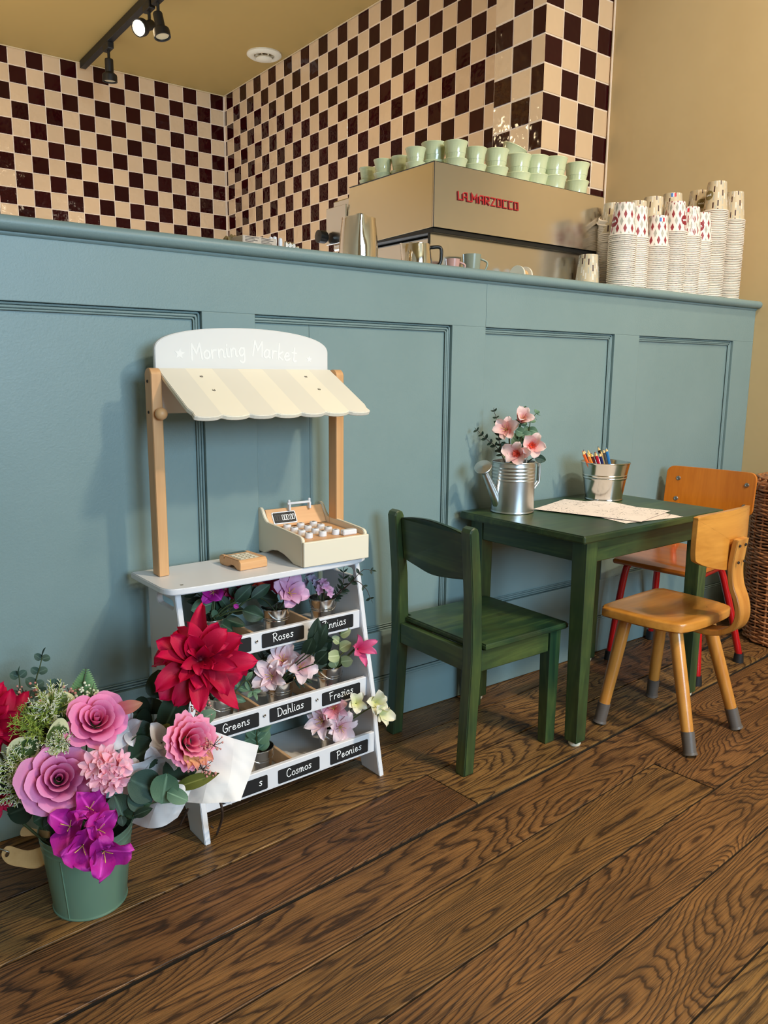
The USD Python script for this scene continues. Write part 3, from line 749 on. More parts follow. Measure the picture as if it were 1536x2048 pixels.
dp = V3(0, .021, .036); dp /= np.linalg.norm(dp); dnm = np.cross([1, 0, 0], dp)
DP = lambda x, s, h: V3(x, .147, .055) + dp * s + dnm * h
dpan = hull([DP(x, s, h) for x in (.0085, .1495) for s in (0, .042) for h in (-.006, 0)])
part(reg, 'display_panel', dpan, BEECHX, 30)


def on_disp(poly, d, off):
    v, f = extr(poly, d, 'xy', off)
    return np.array([DP(*q) for q in v]), f


scr = part(reg, 'display_frame', on_disp(rpoly([(.020, .006), (.078, .006), (.078, .034), (.020, .034)], .003), .0012, .0), WHITE, False)
part(scr, 'display_screen', on_disp(rpoly([(.0225, .0085), (.0755, .0085), (.0755, .0315), (.0225, .0315)], .002), .0006, .0012), BLACKB, False)
DIM = mat('display_dim_digit', c(58, 58, 62), .5)
for k in range(8):
    x = .0255 + k * .0058 + (.0022 if k > 5 else 0)
    o = affinity.translate(rpoly([(0, 0), (.0042, 0), (.0046, .0115), (.0004, .0115)], .0008).exterior.buffer(.00055), x, .0142)
    part(scr, 'display_digit', on_disp(o, .0003, .0018), DIM if k < 3 else CHALK, False)
part(scr, 'display_point', on_disp(Point(.0607, .0146).buffer(.0007), .0003, .0018), CHALK, False)
KEYTXT = mat('key_print', c(70, 66, 64), .6)
for x in (.036, .069, .101):
    for r, y in enumerate((.122, .092, .062, .033)):
        z = .050 + .004 * y / .145
        k = part(reg, 'key', move(lathe([(0, 0), (.0085, 0), (.0085, .0085), (.0075, .0105), (0, .0108)], 20), (x, y, z)), WHITE, 40)
        part(k, 'key_number', cbox((x - .0028, y - .0022, z + .0106), (x + .0028, y + .0022, z + .0110), .0002), KEYTXT, False)
part(reg, 'wide_key', cbox((.106, .010, .0505), (.140, .024, .062), .002), WHITE, 30)
rk = unary_union([affinity.translate(rpoly([(0, 0), (.008, 0), (.008, .005), (0, .005)], .002).exterior.buffer(.0004), .118 + .012 * i, .045 + .013 * j) for i in range(2) for j in range(6)])
part(reg, 'printed_keys', move(extr(rk, .0003, 'xy', 0), (0, 0, .0518)), mat('register_print', c(238, 206, 160), .5), False)
hd = part(reg, 'receipt_bar', cbox((.060, .160, .0985), (.118, .1655, .1035), .001), WHITE, 30)
for x in (.062, .113):
    part(reg, 'receipt_peg', cat([cbox((x, .158, .086), (x + .005, .168, .1), .001), ball(.0032, (x + .0025, .163, .106))]), WHITE, 40)

rd = thing('toy_card_reader', 'small beech toy card reader with a keypad lying on the stall counter', 'toy card reader', tuple(S(.126, .098, .4835)), 4.4)
rpf = Polygon([(0, 0), (.012, 0), (.024, .006), (.034, .006), (.05, 0), (.076, 0), (.080, .006), (.080, .016), (.074, .020), (.006, .020), (0, .015), (0, .004)])
rpf = rpf.buffer(-.002).buffer(.002)
part(rd, 'reader_body', extr(rpf.difference(sbox(.060, .015, .063, .03)), .063, 'yz', 0, b=.001), BEECHX, 30)
part(rd, 'keypad', cbox((.006, .008, .0196), (.05, .056, .0206), .0004), mat('keypad_print', c(196, 184, 162), .6), False)
part(rd, 'reader_screen', cbox((.008, .064, .0196), (.055, .0765, .0206), .0004), mat('reader_screen_glass', c(58, 74, 66), .25), False)
for i in range(4):
    for j in range(4):
        part(rd, 'reader_key', cbox((.009 + i * .0105, .011 + j * .0112, .0204), (.0165 + i * .0105, .0185 + j * .0112, .0214), .0003), CREAMT, False)

# ------------------------------------------------------------------ green table
TO, TR = (-1.298, -.417, 0), 1.43


def T(x, y, z):
    a = math.radians(TR); return V3(TO[0] + x * math.cos(a) - y * math.sin(a), TO[1] + x * math.sin(a) + y * math.cos(a), z)


ZT = .518
tab = thing('childrens_table', "low green stained wooden children's table against the counter", 'table', TO, TR)
part(tab, 'tabletop', extr(rpoly([(0, 0), (.59, 0), (.59, .395), (0, .395)], .006), .018, 'xy', ZT - .018, b=.003), GWX, 30)
for x0, y0 in ((.036, .020), (.042, .352), (.518, .020), (.515, .352)):
    leg = hull([(x0 + a, y0 + b, z) for z, s in ((ZT - .0185, 0), (.012, .003)) for a in (s, .040 - s) for b in (s, .040 - s)])
    l = part(tab, 'leg', leg, GWZ, 30)
    part(l, 'glide', move(lathe([(0, 0), (.013, 0), (.015, .004), (.015, .0125), (0, .0125)], 16), (x0 + .02, y0 + .02, .0005)), CREAMT, 40, label='cream plastic glide')
for lo, hi, m in (((.0765, .026, .445), (.5175, .044, .4995), GWX), ((.0825, .364, .445), (.5145, .382, .4995), GWX), ((.044, .0605, .445), (.062, .3515, .4995), GWY), ((.534, .0605, .445), (.552, .3515, .4995), GWY)):
    part(tab, 'apron', cbox(lo, hi, .0015), m, 30)

# ------------------------------------------------------------------ green chair facing the table
gc = thing('wooden_chair', 'small green stained wooden chair left of the green table', 'chair', (-1.565, -.338, 0), 0)


def leg_prism(pts, ax0, ax1, w, axis='y', off=0.0):
    return extr(Polygon(pts), w, 'xz' if axis == 'y' else 'yz', off, b=.0018)


for y in (0, .252):
    pr = Polygon([(.002, .001), (.030, .001), (.046, .26), (.040, .40), (.026, .540), (.022, .549), (.013, .554), (.004, .550), (.000, .542), (.012, .40), (.014, .26)])
    part(gc, 'back_post', extr(pr, .030, 'xz', y, b=.002), GWZ, 30)
for y in (.0, .252):
    part(gc, 'front_leg', hull([(x, y + b, z) for z, s in ((.281, 0), (.001, .003)) for x in (.262 + s, .298 - s) for b in (s, .030 - s)]), GWZ, 30)
part(gc, 'seat', extr(rpoly([(.034, -.008), (.318, -.008), (.318, .271), (.034, .271)], .008).difference(sbox(.0, -.02, .047, .0305)).difference(sbox(0, .2515, .047, .3)), .014, 'xy', .2815, b=.003), GWX, 30)
for lo, hi, m in (((.047, .004, .232), (.2615, .020, .281), GWX), ((.047, .262, .232), (.2615, .278, .281), GWX), ((.018, .0305, .232), (.036, .2515, .281), GWY), ((.272, .0305, .232), (.290, .2515, .281), GWY)):
    part(gc, 'seat_rail', cbox(lo, hi, .0015), m, 30)
br = Polygon(list(spline([(.0305, .532), (.08, .543), (.141, .549), (.2, .545), (.2515, .536)], 6)) + list(spline([(.2515, .438), (.2, .432), (.141, .424), (.08, .428), (.0305, .434)], 6)))
v, f = extr(br, .014, 'yz', 0, b=.002); v[:, 0] += .022 - (v[:, 2] - .48) * .10 - .012 * (1 - ((v[:, 1] - .141) / .115) ** 2)
part(gc, 'backrest', (v, f), GWY, 30)

# ------------------------------------------------------------------ honey coloured wooden chair with a bent-ply back (its back is towards us)
hc = thing('wooden_chair', 'honey coloured wooden chair with splayed round legs, grey ferrules and bent-ply backrest', 'chair', (0, 0, 0), 0)
ZS = .305
sx, sy = -.962, -.418


def H(x, y):
    a = math.radians(3.5); return (sx + x * math.cos(a) - y * math.sin(a), sy + x * math.sin(a) + y * math.cos(a))


seat2 = Polygon([H(*q) for q in spline([(-.140, .096), (-.132, .108), (0, .112), (.132, .108), (.140, .096), (.139, -.01), (.130, -.075), (.106, -.106), (0, -.114), (-.100, -.104), (-.124, -.075), (-.136, -.01), (-.140, .096)], 6)[:-1]])
g = []
for dz, off in ((-.026, -.006), (-.022, 0), (-.006, 0), (-.001, -.004)):
    g.append((dz, seat2.buffer(off, join_style=1)))
res = 48


def ring(p, n=res):
    L = p.exterior.length; return np.array([p.exterior.interpolate(L * k / n).coords[0] for k in range(n)])


def loft_polys(g, zt, cap_top):
    c0 = np.array(g[0][1].centroid.coords[0]); R = []
    for dz, p in g:
        ang = []; q = np.array(p.exterior.coords); 
        for k in range(res):
            a = 2 * PI * k / res; ln = LineString([c0, c0 + 2 * V3(math.cos(a), math.sin(a))]).intersection(p.exterior)
            ln = getattr(ln, 'geoms', [ln])[0]; ang.append((ln.x, ln.y, zt + dz))
        R.append(ang)
    # dished top: rings shrinking to the centre
    for s in (.85, .65, .4, .2):
        R.append([(c0[0] + (x - c0[0]) * s, c0[1] + (y - c0[1]) * s, zt + cap_top(s, (x - c0[0]) * s, (y - c0[1]) * s)) for x, y, z in R[3]])
    v = np.array(R).reshape(-1, 3); k = len(R); v = np.vstack([v, [*c0, zt + cap_top(0, 0, 0)], [*c0, zt + g[0][0]]])
    f = []
    for i in range(k - 1):
        for j in range(res):
            f += [(i * res + j, i * res + (j + 1) % res, (i + 1) * res + (j + 1) % res), (i * res + j, (i + 1) * res + (j + 1) % res, (i + 1) * res + j)]
    n = len(v)
    for j in range(res):
        f += [((k - 1) * res + j, (k - 1) * res + (j + 1) % res, n - 2), ((j + 1) % res, j, n - 1)]
    return v, np.array(f)


part(hc, 'seat', loft_polys(g, ZS, lambda s, x, y: -.001 - .006 * max(0, 1 - ((x / .11) ** 2 + ((y + .02) / .075) ** 2))), HONEY, 50)
feet = [(-1.101, -.338), (-.847, -.315), (-1.072, -.572), (-.852, -.560)]
tops = [H(-.085, .062), H(.085, .062), H(-.075, -.062), H(.075, -.062)]
for (fx, fy), (tx, ty) in zip(feet, tops):
    a, b = V3(fx, fy, .004), V3(tx, ty, ZS - .024)
    d = (b - a) / np.linalg.norm(b - a)
    l = part(hc, 'leg', tube([a + d * .03, a + d * .15, b], [.0135, .0155, .0165], 20), HONEYZ, 50)
    fe = part(l, 'ferrule', cat([tube([a + d * .002, a + d * .052], [.0148, .0155], 20), tube([a, a + d * .006], [.017, .0155], 20)]), GREYF, 40, label='grey rubber ferrule')
for q in ((-.085, .06), (.085, .06), (-.07, -.065), (.07, -.065)):
    screws(hc, [(*H(*q), ZS - .0035)], 'z', .0035, DARKHOLE)
# stem: one strip of bent ply running from under the seat round and up to the backrest
stem = spline([(-.045, .268), (-.085, .267), (-.115, .268), (-.145, .276), (-.172, .296), (-.180, .325), (-.174, .357), (-.160, .390), (-.154, .43), (-.157, .47), (-.161, .500)], 5)
tn = np.gradient(stem, axis=0); tn /= np.linalg.norm(tn, axis=1, keepdims=True); nn = np.stack([-tn[:, 1], tn[:, 0]], 1)
pol = Polygon(list(stem + nn * .0065) + list((stem - nn * .0065)[::-1]))
v, f = extr(pol, .054, 'yz', -.027, b=.0015)
wv = np.array([H(x + .008, y) for x, y in v[:, :2]]); v[:, :2] = wv
part(hc, 'back_stem', (v, f), HONEYZ, 40)
bk = [(x, z) for x, z in spline([(-.124, .548), (-.112, .559), (0, .566), (.112, .559), (.124, .548), (.124, .475), (.112, .456), (.06, .440), (0, .432), (-.06, .440), (-.112, .456), (-.124, .475), (-.124, .548)], 5)[:-1]]
m = vf(trimesh.creation.extrude_polygon(Polygon(bk), .012, engine='earcut'))
tm = trimesh.Trimesh(*m).subdivide_to_size(.03); v = np.array(tm.vertices); f = np.array(tm.faces)
yy = -.142 + .030 * (v[:, 0] / .124) ** 2 + (v[:, 2] - .006)
v[:, 1] = .5 + (v[:, 1] - .5) * 1.06 - .004
q = np.array([H(x + .010, y) for x, y in zip(v[:, 0], yy)]); part(hc, 'backrest', (np.stack([q[:, 0], q[:, 1], v[:, 1]], 1), f[:, ::-1]), HONEY, 40)
for x, z in ((-.014, .485), (.014, .485), (-.014, .446), (.014, .446)):
    screws(hc, [(*H(x + .008, -.1655), z)], 'y', .0035, DARKHOLE, .003)

# ------------------------------------------------------------------ school chair with red tube frame
rc = thing('school_chair', 'amber plywood school chair with a red tube frame behind the green table', 'chair', (-.561, -.188, 0), 7)
# local: the chair faces -x; y across
v, f = cbox((-.163, -.130, .318), (.135, .130, .333), .005)
tm = trimesh.Trimesh(v, f).subdivide_to_size(.03); v, f = np.array(tm.vertices), np.array(tm.faces)
v[:, 2] += -.018 * np.clip((-.128 - v[:, 0]) / .05, 0, 1) ** 2 + .010 * np.clip((v[:, 0] - .06) / .075, 0, 1) ** 2
part(rc, 'seat', (v, f), PLYSEAT, 40)
bp = rpoly([(-.134, .445), (.146, .445), (.146, .578), (-.134, .578)], .022)
m = vf(trimesh.creation.extrude_polygon(bp, .010, engine='earcut')); tm = trimesh.Trimesh(*m).subdivide_to_size(.03); v = np.array(tm.vertices); f = np.array(tm.faces)
w = np.stack([.166 + (v[:, 1] - .44) * .12 + v[:, 2] + .012 * (1 - (v[:, 0] / .145) ** 2), v[:, 0], v[:, 1]], 1)
bkp = part(rc, 'backrest', (w, f), PLYBACK, 40)
for y in (-.108, .108):
    for z in (.475, .540):
        x = .166 + (z - .44) * .12 + .012 * (1 - (y / .145) ** 2)
        part(rc, 'rivet', move(lathe([(0, .003), (.003, .003), (.0035, .004), (.0065, .003), (.0075, 0)], 16), (x + .0005, y, z), rotm([0, 1, 0], -PI / 2)), SCREW, 40)
    s = 1 if y > 0 else -1
    part(rc, 'front_leg', tube([(-.130, s * .138, .022), (-.118, s * .125, .18), (-.108, s * .115, .278), (-.098, s * .111, .300), (-.075, s * .108, .3075), (.06, s * .100, .3075)], .0105, 14, smooth=5), REDT, True)
    part(rc, 'back_leg', tube([(.143, s * .145, .022), (.112, s * .125, .15), (.075, s * .104, .275), (.060, s * .098, .304)], .0105, 14, smooth=5), REDT, True)
    part(rc, 'back_upright', tube([(.04, s * .088, .3075), (.10, s * .09, .310), (.155, s * .1, .335), (.184, s * .106, .39), (.194, s * .107, .44), (.208, s * .108, .56)], .0095, 14, smooth=5), REDT, True)
    for x, yb in ((-.130, .138), (.143, .145)):
        part(rc, 'foot_cap', move(lathe([(0, 0), (.0155, 0), (.015, .008), (.013, .028), (0, .028)], 18), (x, s * yb, .0005)), RUBBER, 40)
part(rc, 'cross_tube', tube([(-.02, -.108, .3075), (-.02, .108, .3075)], .008, 12), REDT, True)

# ------------------------------------------------------------------ wicker hamper
wk = thing('wicker_basket', 'tall round brown wicker hamper with a lid standing at the beige wall', 'basket', (-.066, -.308, 0), 0)
WICK = mat('brown_willow', c(150, 92, 52), .42, var=(c(204, 138, 88), 30.), coat=.2, rv=.1)
WICKD = mat('wicker_shadow_lining', c(58, 32, 18), .8)
BR, BH = .150, .540
brad = lambda z: BR * (.93 + .07 * min(1, z / .25))
part(wk, 'lining', lathe([(0, .004), (brad(0) - .008, .004), (BR - .010, .25), (BR - .010, .49), (0, .50)], 40), WICKD, 40)
na = 96; th = np.arange(na) * 2 * PI / na; NS = 24


def weave_row(z, amp, ph, r0=.0042, extra=0.0):
    rr = brad(z) + extra + amp * np.sin(th * NS / 2 + ph)
    zz = z + .0015 * np.sin(th * 5 + z * 90) + .001 * np.sin(th * 13 + z * 40)
    return tube(np.stack([rr * np.cos(th), rr * np.sin(th), zz], 1), r0, 6, closed=True)


zs, k = .008, 0
wrng = random.Random(5)
bands = []
while zs < .50:
    solid = zs < .05 or .26 < zs < .31 or zs > .42
    bands.append(weave_row(zs, .0036, PI * (k % 2), .0042 if solid else .0036, .001)); zs += .0078 if solid else .0092; k += 1
part(wk, 'weave', cat(bands), WICK, True, kind='stuff')
for i in range(NS):
    a = 2 * PI * (i + .5) / NS
    part(wk, 'stake', tube([(brad(z) * math.cos(a), brad(z) * math.sin(a), z) for z in (.005, .12, .25, .40, .50)], .0042, 6), WICK, True)
lid = [weave_row(.508 + .0075 * k, .003, PI * (k % 2), .0046, .006) for k in range(4)]
for i in range(30):
    a = 2 * PI * i / 30; lid.append(tube([((BR + .006) * math.cos(a), (BR + .006) * math.sin(a), .505), ((BR + .010) * math.cos(a + .1), (BR + .010) * math.sin(a + .1), .525), ((BR + .0) * math.cos(a + .22), (BR + .0) * math.sin(a + .22), .540)], .0048, 6))
for k in range(1, 13):
    r_ = BR * (1 - k / 13.5); q = np.stack([(r_ + .002 * np.sin(th * 12 + PI * k)) * np.cos(th), (r_ + .002 * np.sin(th * 12 + PI * k)) * np.sin(th), .540 + .012 * (1 - (r_ / BR) ** 2) + 0 * th], 1); lid.append(tube(q, .0055, 6, closed=True))
part(wk, 'lid', cat(lid + [lathe([(0, .536), (BR - .002, .53), (BR - .002, .505)], 40)]), WICK, True)

# ------------------------------------------------------------------ coffee machine on the worktop
cm = thing('coffee_machine', 'big stainless espresso machine with red lettering behind the counter', 'coffee machine')
MX0, MX1 = -1.224, -.516
bk_ = hull([(MX0 - .014, .184, 1.250), (MX1 - .014, .184, 1.250), (MX0, .2005, 1.420), (MX1, .2005, 1.420), (MX0 - .014, .190, 1.250), (MX1 - .014, .190, 1.250), (MX0, .207, 1.420), (MX1, .207, 1.420)])
part(cm, 'rear_panel', bk_, BRUSH, 30)
for x in (MX0, MX1 - .006):
    sp = Polygon([(.190, 1.250), (.2065, 1.420), (.600, 1.4175), (.600, 1.240)])
    v, f = extr(sp, .006, 'yz', 0, b=.001); v[:, 0] += x - .014 * np.clip((1.420 - v[:, 2]) / .17, 0, 1)
    part(cm, 'side_panel', (v, f), BRUSH if x > -1 else mat('brushed_side_panel', (.74, .66, .50), .24, 1.), 30)
    part(cm, 'wing_panel', cbox((x - .012, .602, 1.262), (x - .006, .712, 1.372), .001), BRUSH, 30)
part(cm, 'edge_strip', cat([hull([(MX0 + dx, y, z) for dx, y, z in ((-.0015, .1995, 1.4195), (.7095, .1995, 1.4195), (-.0015, .203, 1.4215), (.7095, .203, 1.4215), (-.0015, .203, 1.4195), (.7095, .203, 1.4195))]), tube([(MX0 - .0145, .1835, 1.250), (MX0 - .0005, .200, 1.420)], .0011, 6), cbox((MX0 - .001, .203, 1.4185), (MX0 + .003, .600, 1.4208), .0004)]), BLACKP, 30)
part(cm, 'upper_body', cbox((MX0 + .006, .22, 1.245), (MX1 - .02, .70, 1.395), .004), BRUSH, 30)
part(cm, 'cup_deck', cbox((MX0 + .007, .208, 1.396), (MX1 - .021, .598, 1.402), .001), STEEL, 30)
part(cm, 'seam_strip', cbox((MX0 - .008, .192, 1.238), (MX1 - .03, .62, 1.2495), .001), BLACKP, 30)
part(cm, 'lower_panel', hull([(x, y, z) for z, x0, x1 in ((1.2375, -1.226, -.588), (.965, -1.222, -.66)) for x in (x0, x1) for y in (.210, .216)]), BRUSH, 30)
part(cm, 'lower_edge', cbox((-1.2295, .2095, .97), (-1.2265, .217, 1.238), .0005), BLACKP, 30)
part(cm, 'lower_body', cbox((-1.20, .222, .965), (-.68, .60, 1.237), .004), STEEL, 30)
for x in (-1.18, -.72):
    for y in (.26, .56):
        part(cm, 'foot', move(lathe([(0, 0), (.03, 0), (.03, .01), (.018, .016), (.018, .046), (0, .046)], 20), (x, y, .9205)), BLACKP, 40)
for x in (-1.08, -.80):
    gph = part(cm, 'group_head', move(lathe([(0, 0), (.034, 0), (.036, .01), (.036, .05), (0, .05)], 24), (x, .66, 1.195)), STEEL, 40)
    part(gph, 'filter_handle', tube([(x, .68, 1.21), (x, .74, 1.205), (x, .83, 1.195)], [.012, .014, .016], 12), BLACKP, 40)
part(cm, 'steam_knob', move(lathe([(0, 0), (.016, 0), (.02, .006), (.02, .03), (0, .032)], 14), (MX0 - .02, .70, 1.285), rotm([0, 1, 0], -PI / 2)), BLACKP, 40)
LOGO = {'L': [[(0, 1), (0, 0), (.5, 0)]], 'A': [[(0, 0), (0, .8), (.2, 1), (.62, 1), (.62, 0)], [(0, .45), (.62, .45)]], 'M': [[(0, 0), (0, 1), (.38, .4), (.76, 1), (.76, 0)]], 'R': [[(0, 0), (0, 1), (.6, 1), (.6, .5), (.05, .5), (.62, 0)]],
        'Z': [[(0, 1), (.65, 1), (0, 0), (.65, 0)]], 'O': [[(0, 0), (0, 1), (.55, 1), (.55, 0), (0, 0)]], 'C': [[(.6, 1), (0, 1), (0, 0), (.6, 0)]]}
x, pl_ = 0., []
for ch in 'LA MARZOCCO':
    if ch == ' ':
        pl_.append(LineString([(x - .25, 0), (x + .4, 0)]).buffer(.065, cap_style=2)); x += .4; continue
    for s in LOGO[ch]:
        pl_.append(LineString([(p[0] + x, p[1]) for p in s]).buffer(.066, cap_style=3, join_style=2))
    x += {'L': .72, 'A': .95, 'M': 1.14, 'R': .98, 'Z': 1.0, 'O': .93, 'C': .95}[ch]
lg = affinity.scale(unary_union(pl_), .241 / x, .0205, origin=(0, 0))
v, f = extr(lg, .0024, 'xz', 0); sl = .0165 / .17
v = np.stack([v[:, 0] - 1.146, .1994 - (1.420 - (v[:, 2] + 1.331)) * sl - .0024 + v[:, 1] - .0, v[:, 2] + 1.3315], 1)
part(cm, 'red_lettering', (v, f), REDL, False, label='red raised lettering')

# pale green cups stacked in twos along the edge of the machine
cupw = [(0, .003), (.026, .0), (.028, .002), (.0295, .012), (.0325, .030)] + [(.0330 + .0003 * (k % 2), .030 + .0005 * k) for k in range(2)] + [(.0355, .048), (.0395, .062), (.0412, .0655), (.0405, .0675), (.0385, .066), (.0345, .05), (.031, .03), (.027, .008), (0, .006)]
ncup = 48
v, f = lathe(cupw, ncup); a = np.arctan2(v[:, 1], v[:, 0]); low = (v[:, 2] < .034) & (np.hypot(v[:, 0], v[:, 1]) > .028)
v[:, :2] *= (1 + .018 * np.cos(a * 24) * low)[:, None]
cup0 = None
cpos = [(572, 75), (690, 68), (797, 104), (912, 112), (1035, 142), (1130, 150), (1232, 158), (1356, 189), (470, 102), (388, 150), (291, 166), (208, 211)]
corner = ["at the machine's near corner", "just right of the machine's near corner", 'just left of the red lettering', 'above the first red letters', 'above the last red letters', 'half hidden behind its neighbours right of the lettering', "second from the machine's right end", "at the machine's right end", "just left of the machine's near corner", "second along the machine's left flank", "third along the machine's left flank", "farthest along the machine's left flank"]


def cup_thing(label, loc, m4=None):
    global cup0
    if cup0 is None:
        cup0 = thing('ceramic_cup', label, 'cup', loc, 0, 'pale green cups on the coffee machine', m4)
        part(cup0, 'cup_body', (v, f), JADE, 40)
        return cup0
    return dup(cup0, loc, rng.uniform(0, 7), label, 'pale green cups on the coffee machine', m4)


csz = [.92, .85, .84, .93, .97, 1.0, 1.0, .98, .72, .72, .70, .66]
for i, ((u_, v_), s) in enumerate(zip(cpos, csz)):
    p = at(660 + u_ / 2.743, 260 + v_ / 2.743, 'z', 1.4024 + .122 * s)
    for k in (0, 1):
        m4 = np.diag([s, s, s, 1.]); a_ = rng.uniform(0, 6); m4[:2, :2] = np.array([[math.cos(a_), -math.sin(a_)], [math.sin(a_), math.cos(a_)]]) * s; m4[:3, 3] = (p[0], p[1], 1.4022 + .0545 * k * s)
        cup_thing(f'{"upper" if k else "lower"} pale green cup of the pair {corner[i]}', None, m4)
m4 = frame((.25, -.30, .92)); m4[:3, 3] = at(660 + 985 / 2.743, 260 + 118 / 2.743, 'y', .405) - V3(.012, 0, .052)
cup_thing('tilted pale green cup showing its open rim behind the other cups', (0, 0, 0), m4)

# steel jugs and small things on the ledge
ZL = 1.1222


def jug(name, label, loc, R, h, rz, dark):
    t = thing(name, label, 'milk jug', loc, rz)
    n = 48; a = np.arange(n) * 2 * PI / n
    prof_ = [(0, 0), (R * .96, 0), (R, .004), (R * 1.0, h * .35), (R * .93, h * .7), (R * .86, h * .96), (R * .86, h), (R * .83, h * .98), (R * .9, h * .6), (R * .95, .01), (0, .006)]
    v, f = lathe(prof_, n); ang = np.arctan2(v[:, 1], v[:, 0]); s = np.clip((v[:, 2] / h - .35) / .65, 0, 1)
    k = np.exp(-(ang / .28) ** 2) * s ** 1.5 * .28
    v[:, :2] *= (1 + k)[:, None]; v[:, 2] += k * h * .12
    part(t, 'jug_body', (v, f), STEEL, 40)
    part(t, 'handle', tube([(-R * .88, 0, h * .9), (-R * 1.45, 0, h * .92), (-R * 1.6, 0, h * .75), (-R * 1.5, 0, h * .3), (-R * .98, 0, h * .18)], .0045, 10, smooth=5), BLACKP if dark else STEEL, True)
    return t


p = at(717, 520, 'y', .105)
jug('milk_jug', 'tall shiny steel milk jug with its spout towards us, left of the coffee machine', (p[0], .105, ZL), .0465, .102, -120, False)
p = at(833, 532, 'y', .13)
jug('milk_jug', 'shorter steel milk jug with dark handle in front of the coffee machine', (p[0], .13, ZL), .040, .066, 150, True)
p = at(508, 490, 'y', .11)
bx = thing('tea_box', 'small white printed carton lying on the counter ledge at the left of the steel jugs', 'box', (p[0], .11, ZL), 4)
part(bx, 'carton', cbox((-.043, -.025, 0), (.043, .025, .030), .0012), mat('carton_card', c(196, 178, 160), .6), 30)
PRINT = mat('carton_print', c(96, 84, 78), .7)
for side in (-1, 1):
    part(bx, 'printed_lines', cat([cbox((side * .02 - .017, -.0256, .0265 - k * .003), (side * .02 - .017 + .034 * (.6 + .4 * ((k * 7 + side) % 5) / 4), -.0251, .0277 - k * .003), .0001) for k in range(8)]), PRINT, False)
p = at(466, 484, 'y', .14)
wp = thing('plastic_wrapper', 'crumpled clear and brown plastic wrapper beside the printed carton', 'wrapper', (p[0], .14, ZL), 0)
mm = trimesh.creation.icosphere(2, .02); vv = np.array(mm.vertices); vv *= (1 + .35 * np.sin(vv[:, 0] * 400) * np.cos(vv[:, 1] * 330 + vv[:, 2] * 250))[:, None]; vv[:, 2] = (vv[:, 2] - vv[:, 2].min()) * .8
part(wp, 'crumpled_film', (vv, np.array(mm.faces)), mat('wrapper_film', c(150, 126, 84), .2, trans=.3), False)
p = at(570, 494, 'y', .12)
ho = thing('spoon_holder', 'low dark holder of white spoon handles on the ledge between carton and steel jug', 'cutlery holder', (p[0], .12, ZL), 0)
part(ho, 'holder_tray', cbox((-.05, -.018, 0), (.06, .018, .006), .002), BLACKP, 30)
for k, (x, h) in enumerate(((-.036, .034), (-.026, .036), (-.012, .034), (.002, .028), (.012, .028), (.022, .027), (.032, .02))):
    part(ho, 'spoon_handle', move(lathe([(0, 0), (.0035, 0), (.005, h * .7), (.0042, h * .93), (0, h)], 12), (x, 0, .006)), WHITE if k < 3 else STEEL, 40)
for (u_, v_), nm, lb, m, r, h in (((905, 528), 'espresso_cup', 'tiny pink cup on the ledge before the coffee machine', PINKC, .020, .048), ((943, 528), 'small_jug', 'small grey green jug with a handle before the coffee machine', SAGEC, .026, .066)):
    p = at(u_, v_, 'y', .17); t = thing(nm, lb, 'cup' if nm[0] == 'e' else 'jug', (p[0], .17, ZL), -30)
    part(t, 'cup_body', lathe([(0, 0), (r * .75, 0), (r * .8, .003), (r, h), (r * .93, h), (r * .75, .006), (0, .005)], 28), m, 40)
    part(t, 'handle', tube([(r * .9, 0, h * .85), (r * 1.7, 0, h * .7), (r * 1.5, 0, h * .4), (r * .9, 0, h * .25)], .003, 8, smooth=4), m, True)
p = at(1042, 547, 'y', .17)
sp_ = thing('cotton_reel', 'white spool shaped holder with a brown middle before the coffee machine', 'spool', (p[0], .17, ZL), 10)
for x in (-.022, .017):
    part(sp_, 'end_disc', move(lathe([(0, 0), (.026, 0), (.026, .006), (0, .006)], 24), (x, 0, .0262), rotm([0, 1, 0], PI / 2)), CREAMT, 40)
part(sp_, 'middle', move(lathe([(0, 0), (.016, 0), (.016, .033), (0, .033)], 20), (-.0168, 0, .0262), rotm([0, 1, 0], PI / 2)), LEATHER, 40)

# ------------------------------------------------------------------ paper cups, upside down in nested stacks
RB, RT, CH = .0385, .0295, .096           # rim radius, base radius, height (the base is up)


